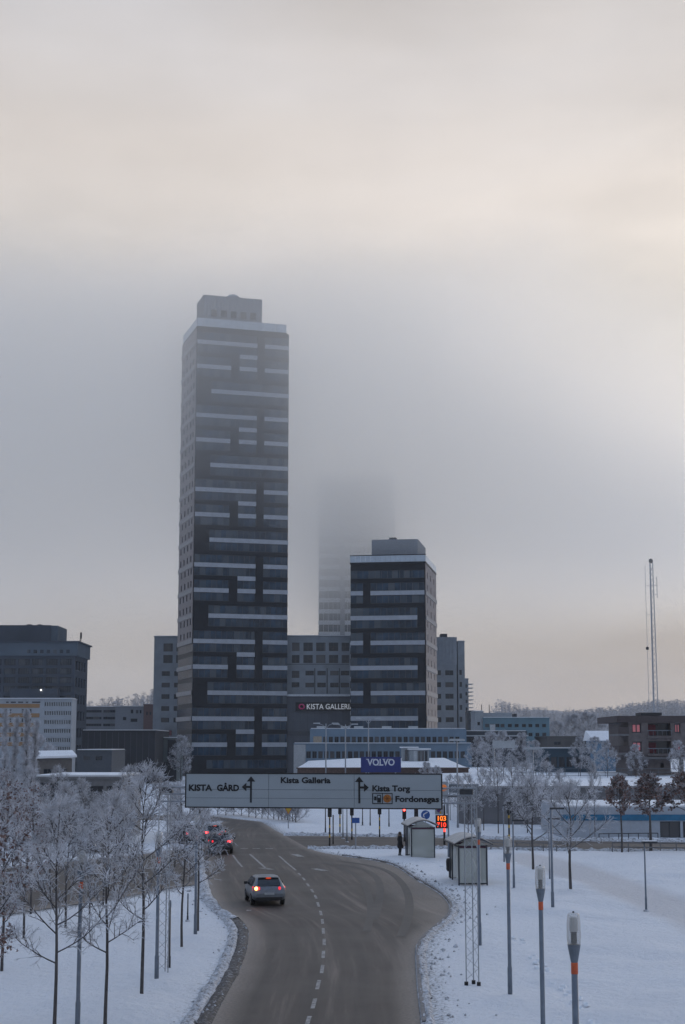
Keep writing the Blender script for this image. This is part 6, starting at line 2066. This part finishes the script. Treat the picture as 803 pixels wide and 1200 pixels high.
def car(label, loc, rz, paint, brake=True, left_bright=True, front_lit=False, group=None, red=False):
    root = thing('car', label, 'car', loc, rz, group)
    body = CAR_BODY.build('body', paint, root, smooth=False)
    for p in body.data.polygons: p.use_smooth = len(p.vertices) == 4 and p.area > 0.0
    gl = mat('car_glass', (0.010, 0.013, 0.018), 0.08, 0.2, 4, spec=0.7)
    blk = mat('car_black_plastic', (0.016, 0.016, 0.017), 0.7, 0.2, 10)
    m_ = MB(); m_.add([(-.62, .115, 1.045), (.62, .115, 1.045), (.60, .262, 1.205), (-.60, .262, 1.205), (.55, .478, 1.415), (-.55, .478, 1.415)], [(0, 1, 2, 3), (3, 2, 4, 5)]); m_.build('rear_window', gl, root)
    m_ = MB(); m_.quad((.60, 3.09, 1.035), (-.60, 3.09, 1.035), (-.55, 2.42, 1.455), (.55, 2.42, 1.455)); m_.build('windscreen', gl, root)
    for s in (-1, 1):
        for y0, y1, y2, y3 in ((.62, 1.45, 1.42, .80), (1.52, 2.92, 2.42, 1.50)):
            m_ = MB(); m_.quad((s * .895, y0, .985), (s * .895, y1, .985), (s * .675, y2, 1.40), (s * .675, y3, 1.40)); m_.build('side_window', gl, root)
        mm = MB(); mm.box(s * .90 if s > 0 else -1.07, 1.07 if s > 0 else -.90, 2.55, 2.66, .95, 1.09); mm.build('door_mirror', blk, root)
    m_ = MB(); m_.box(-.70, .70, -.02, .10, .29, .46); m_.build('rear_diffuser', blk, root)
    m_ = MB(); m_.box(-.56, .56, .40, .62, 1.445, 1.475); m_.build('roof_spoiler', paint, root)
    m_ = MB(); m_.box(-.13, .13, .385, .47, 1.405, 1.44); m_.build('third_brake_light', emit('brake_orange', (1.0, 0.10, 0.03), 0.9) if brake else MATS['car_glass'], root)
    bright = emit('brake_red_bright', (1.0, 0.05, 0.05), 6) if red else emit('brake_bright', (1.0, 0.34, 0.08), 12); redl = emit('tail_red', (1.0, 0.03, 0.05), 1.1); dim = mat('tail_lens', (0.20, 0.01, 0.015), 0.3)
    for s in (-1, 1):
        m_ = MB()
        m_.add([(s * .88, .16, .80), (s * .50, .03, .85), (s * .50, .06, .99), (s * .88, .30, 1.0), (s * .86, .22, .80), (s * .5, .12, .85), (s * .5, .14, .98), (s * .86, .36, 1.0)],
               [(0, 1, 2, 3), (4, 7, 6, 5), (0, 4, 5, 1), (3, 2, 6, 7), (1, 5, 6, 2), (0, 3, 7, 4)])
        tlm = redl if brake else dim
        m_o = m_.build('tail_light', tlm, root)
        if brake and ((s < 0) == left_bright):
            b_ = MB(); b_.lathe([(0.085, 0), (0.085, 0.03), (0.03, 0.05)], 12); bo = b_.build('lit_bulb', bright, m_o, (s * .70, 0.065, .915)); bo.rotation_euler = (math.pi / 2, 0, 0)
        h_ = MB(); h_.add([(s * .82, 4.0, .60), (s * .52, 4.24, .60), (s * .5, 4.2, .70), (s * .82, 3.92, .76)], [(0, 1, 2, 3)])
        h_.build('headlight', emit('headlight_on', (1.0, 0.93, 0.80), 16) if front_lit else FRAMEW, root)
    m_ = MB(); m_.box(-.26, .26, -.03, .015, .58, .69); m_.build('number_plate', FRAMEW, root)
    m_ = MB(); m_.box(-.60, .60, 4.2, 4.29, .34, .50); m_.build('grille', blk, root)
    tyre = mat('tyre_rubber', (0.014, 0.014, 0.014), 0.85, 0.2, 15); rim = mat('alloy_rim', (0.18, 0.18, 0.19), 0.5, 0.1, 10)
    for s in (-1, 1):
        for y in (.82, 3.42):
            w = MB(); w.lathe([(0.20, -.1), (0.30, -.105), (0.318, -.07), (0.318, .07), (0.30, .105), (0.20, .1)], 20)
            wo = w.build('tyre', tyre, root, (s * .80, y, .318)); wo.rotation_euler = (0, math.pi / 2, 0)
            r_ = MB(); r_.lathe([(0.05, -.09), (0.19, -.11), (0.20, 0.0), (0.19, .11), (0.05, .09)], 12); r_.build('rim', rim, wo)
    return root
SILV = mat('dusty_silver_paint', (0.19, 0.21, 0.24), 0.35, 0.15, 5, metal=0.4)
mc = car('dusty silver hatchback braking on the road with its left rear lamp bright', G(311, 1062) + Vector((0.2, 0, 0.004)), rad(10), SILV)
mc.scale = (0.94, 0.94, 0.94)
GRYP = mat('dark_grey_paint', (0.06, 0.065, 0.075), 0.4, 0.15, 5, metal=0.3)
QG = 'cars queueing beside the frosted trees'
car('dark car with one bright red tail lamp queueing by the trees', G(258, 1001) + Vector((0, 0, .004)), rad(3), GRYP, left_bright=False, group=QG, red=True)
car('snow-dusted pale car queueing ahead of the dark car', G(252, 989) + Vector((0, 0, .004)), rad(8), mat('pale_car_paint', (0.22, 0.23, 0.25), 0.5), group=QG, red=True)
car('car ahead of the pale one almost hidden by frosted branches', G(238, 996) + Vector((-1.2, 6, .004)), rad(30), GRYP, group=QG, red=True)
# oncoming car with headlights in the side road: front of the car faces the footbridge
hp = G(103, 1001)
car('oncoming car with both headlights lit behind the frosted trees', (hp.x + 0.0, hp.y + 4.28, .004), math.pi, GRYP, brake=False, front_lit=True)

# ------------------------------------------------------------------ the air: even haze and the low cloud on the towers
def box_obj(name, x0, x1, y0, y1, z0, z1):
    mb = MB(); mb.box(x0, x1, y0, y1, z0, z1)
    me = mb.mesh(name, [])
    me.materials.clear()
    o = obj(name, me)
    o['kind'] = 'stuff'
    return o
def vol_mat(name, dens, col, hetero=None, aniso=0.0):
    m = bpy.data.materials.new(name); m.use_nodes = True
    n, l = m.node_tree.nodes, m.node_tree.links
    n.clear()
    out = n.new('ShaderNodeOutputMaterial')
    pv = n.new('ShaderNodeVolumePrincipled')
    pv.inputs['Color'].default_value = (*col, 1)
    pv.inputs['Density'].default_value = dens
    pv.inputs['Anisotropy'].default_value = aniso
    if hetero: l.new(hetero(n, l), pv.inputs['Density'])
    l.new(pv.outputs[0], out.inputs['Volume'])
    return m
hz = box_obj('haze', -2600, 2600, -150, 3100, -1.0, 138)
hz.data.materials.append(vol_mat('haze_air', 0.00013, (0.90, 0.91, 0.94)))

# the low cloud: thin veil round the near towers, thicker bank behind, thinning out towards the sun on the right
def cloud_density(n, l):
    tc = n.new('ShaderNodeTexCoord')
    sep = n.new('ShaderNodeSeparateXYZ')
    l.new(tc.outputs['Object'], sep.inputs[0])
    nz = n.new('ShaderNodeTexNoise')
    nz.inputs['Scale'].default_value = 0.011; nz.inputs['Detail'].default_value = 1.0
    l.new(tc.outputs['Object'], nz.inputs['Vector'])
    def M(op, a, b=None):
        m = n.new('ShaderNodeMath'); m.operation = op
        for i, x in enumerate((a, b)):
            if x is None: continue
            if isinstance(x, (int, float)): m.inputs[i].default_value = x
            else: l.new(x, m.inputs[i])
        return m.outputs[0]
    def R(src, a, b, c=0.0, d=1.0, smooth=True):
        r = n.new('ShaderNodeMapRange'); r.interpolation_type = 'SMOOTHSTEP' if smooth else 'LINEAR'
        l.new(src, r.inputs[0])
        for i, x in enumerate((a, b, c, d)): r.inputs[i + 1].default_value = x
        return r.outputs[0]
    X, Y = sep.outputs['X'], sep.outputs['Y']
    w = M('SUBTRACT', nz.outputs['Fac'], 0.5)
    zl = M('ADD', sep.outputs['Z'], M('MULTIPLY', w, 26.0))
    drop = M('MULTIPLY', M('MAXIMUM', M('ADD', M('SUBTRACT', X, 42.0), M('MULTIPLY', w, 90.0)), 0.0), 0.60)
    zt = M('ADD', M('ADD', sep.outputs['Z'], drop), M('MULTIPLY', w, 40.0))
    veil = M('MULTIPLY', M('MULTIPLY', R(zl, 46, 108, smooth=False), R(zt, 94, 130, 1.0, 0.0)), M('MULTIPLY', R(Y, 258, 330), R(Y, 430, 480, 1.0, 0.0)))
    bank = M('MULTIPLY', M('MULTIPLY', R(zl, 40, 92), R(zt, 138, 196, 1.0, 0.0)), M('MULTIPLY', R(Y, 466, 500), R(Y, 572, 600, 1.0, 0.0)))
    return M('ADD', M('MULTIPLY', veil, 0.0095), M('MULTIPLY', bank, 0.040))
lc = box_obj('low_cloud', -560, 560, 250, 606, 22, 216)
lc.data.materials.append(vol_mat('low_cloud_fog', 0.0, (1.0, 0.993, 0.978), cloud_density, 0.8))   # droplets throw light forwards
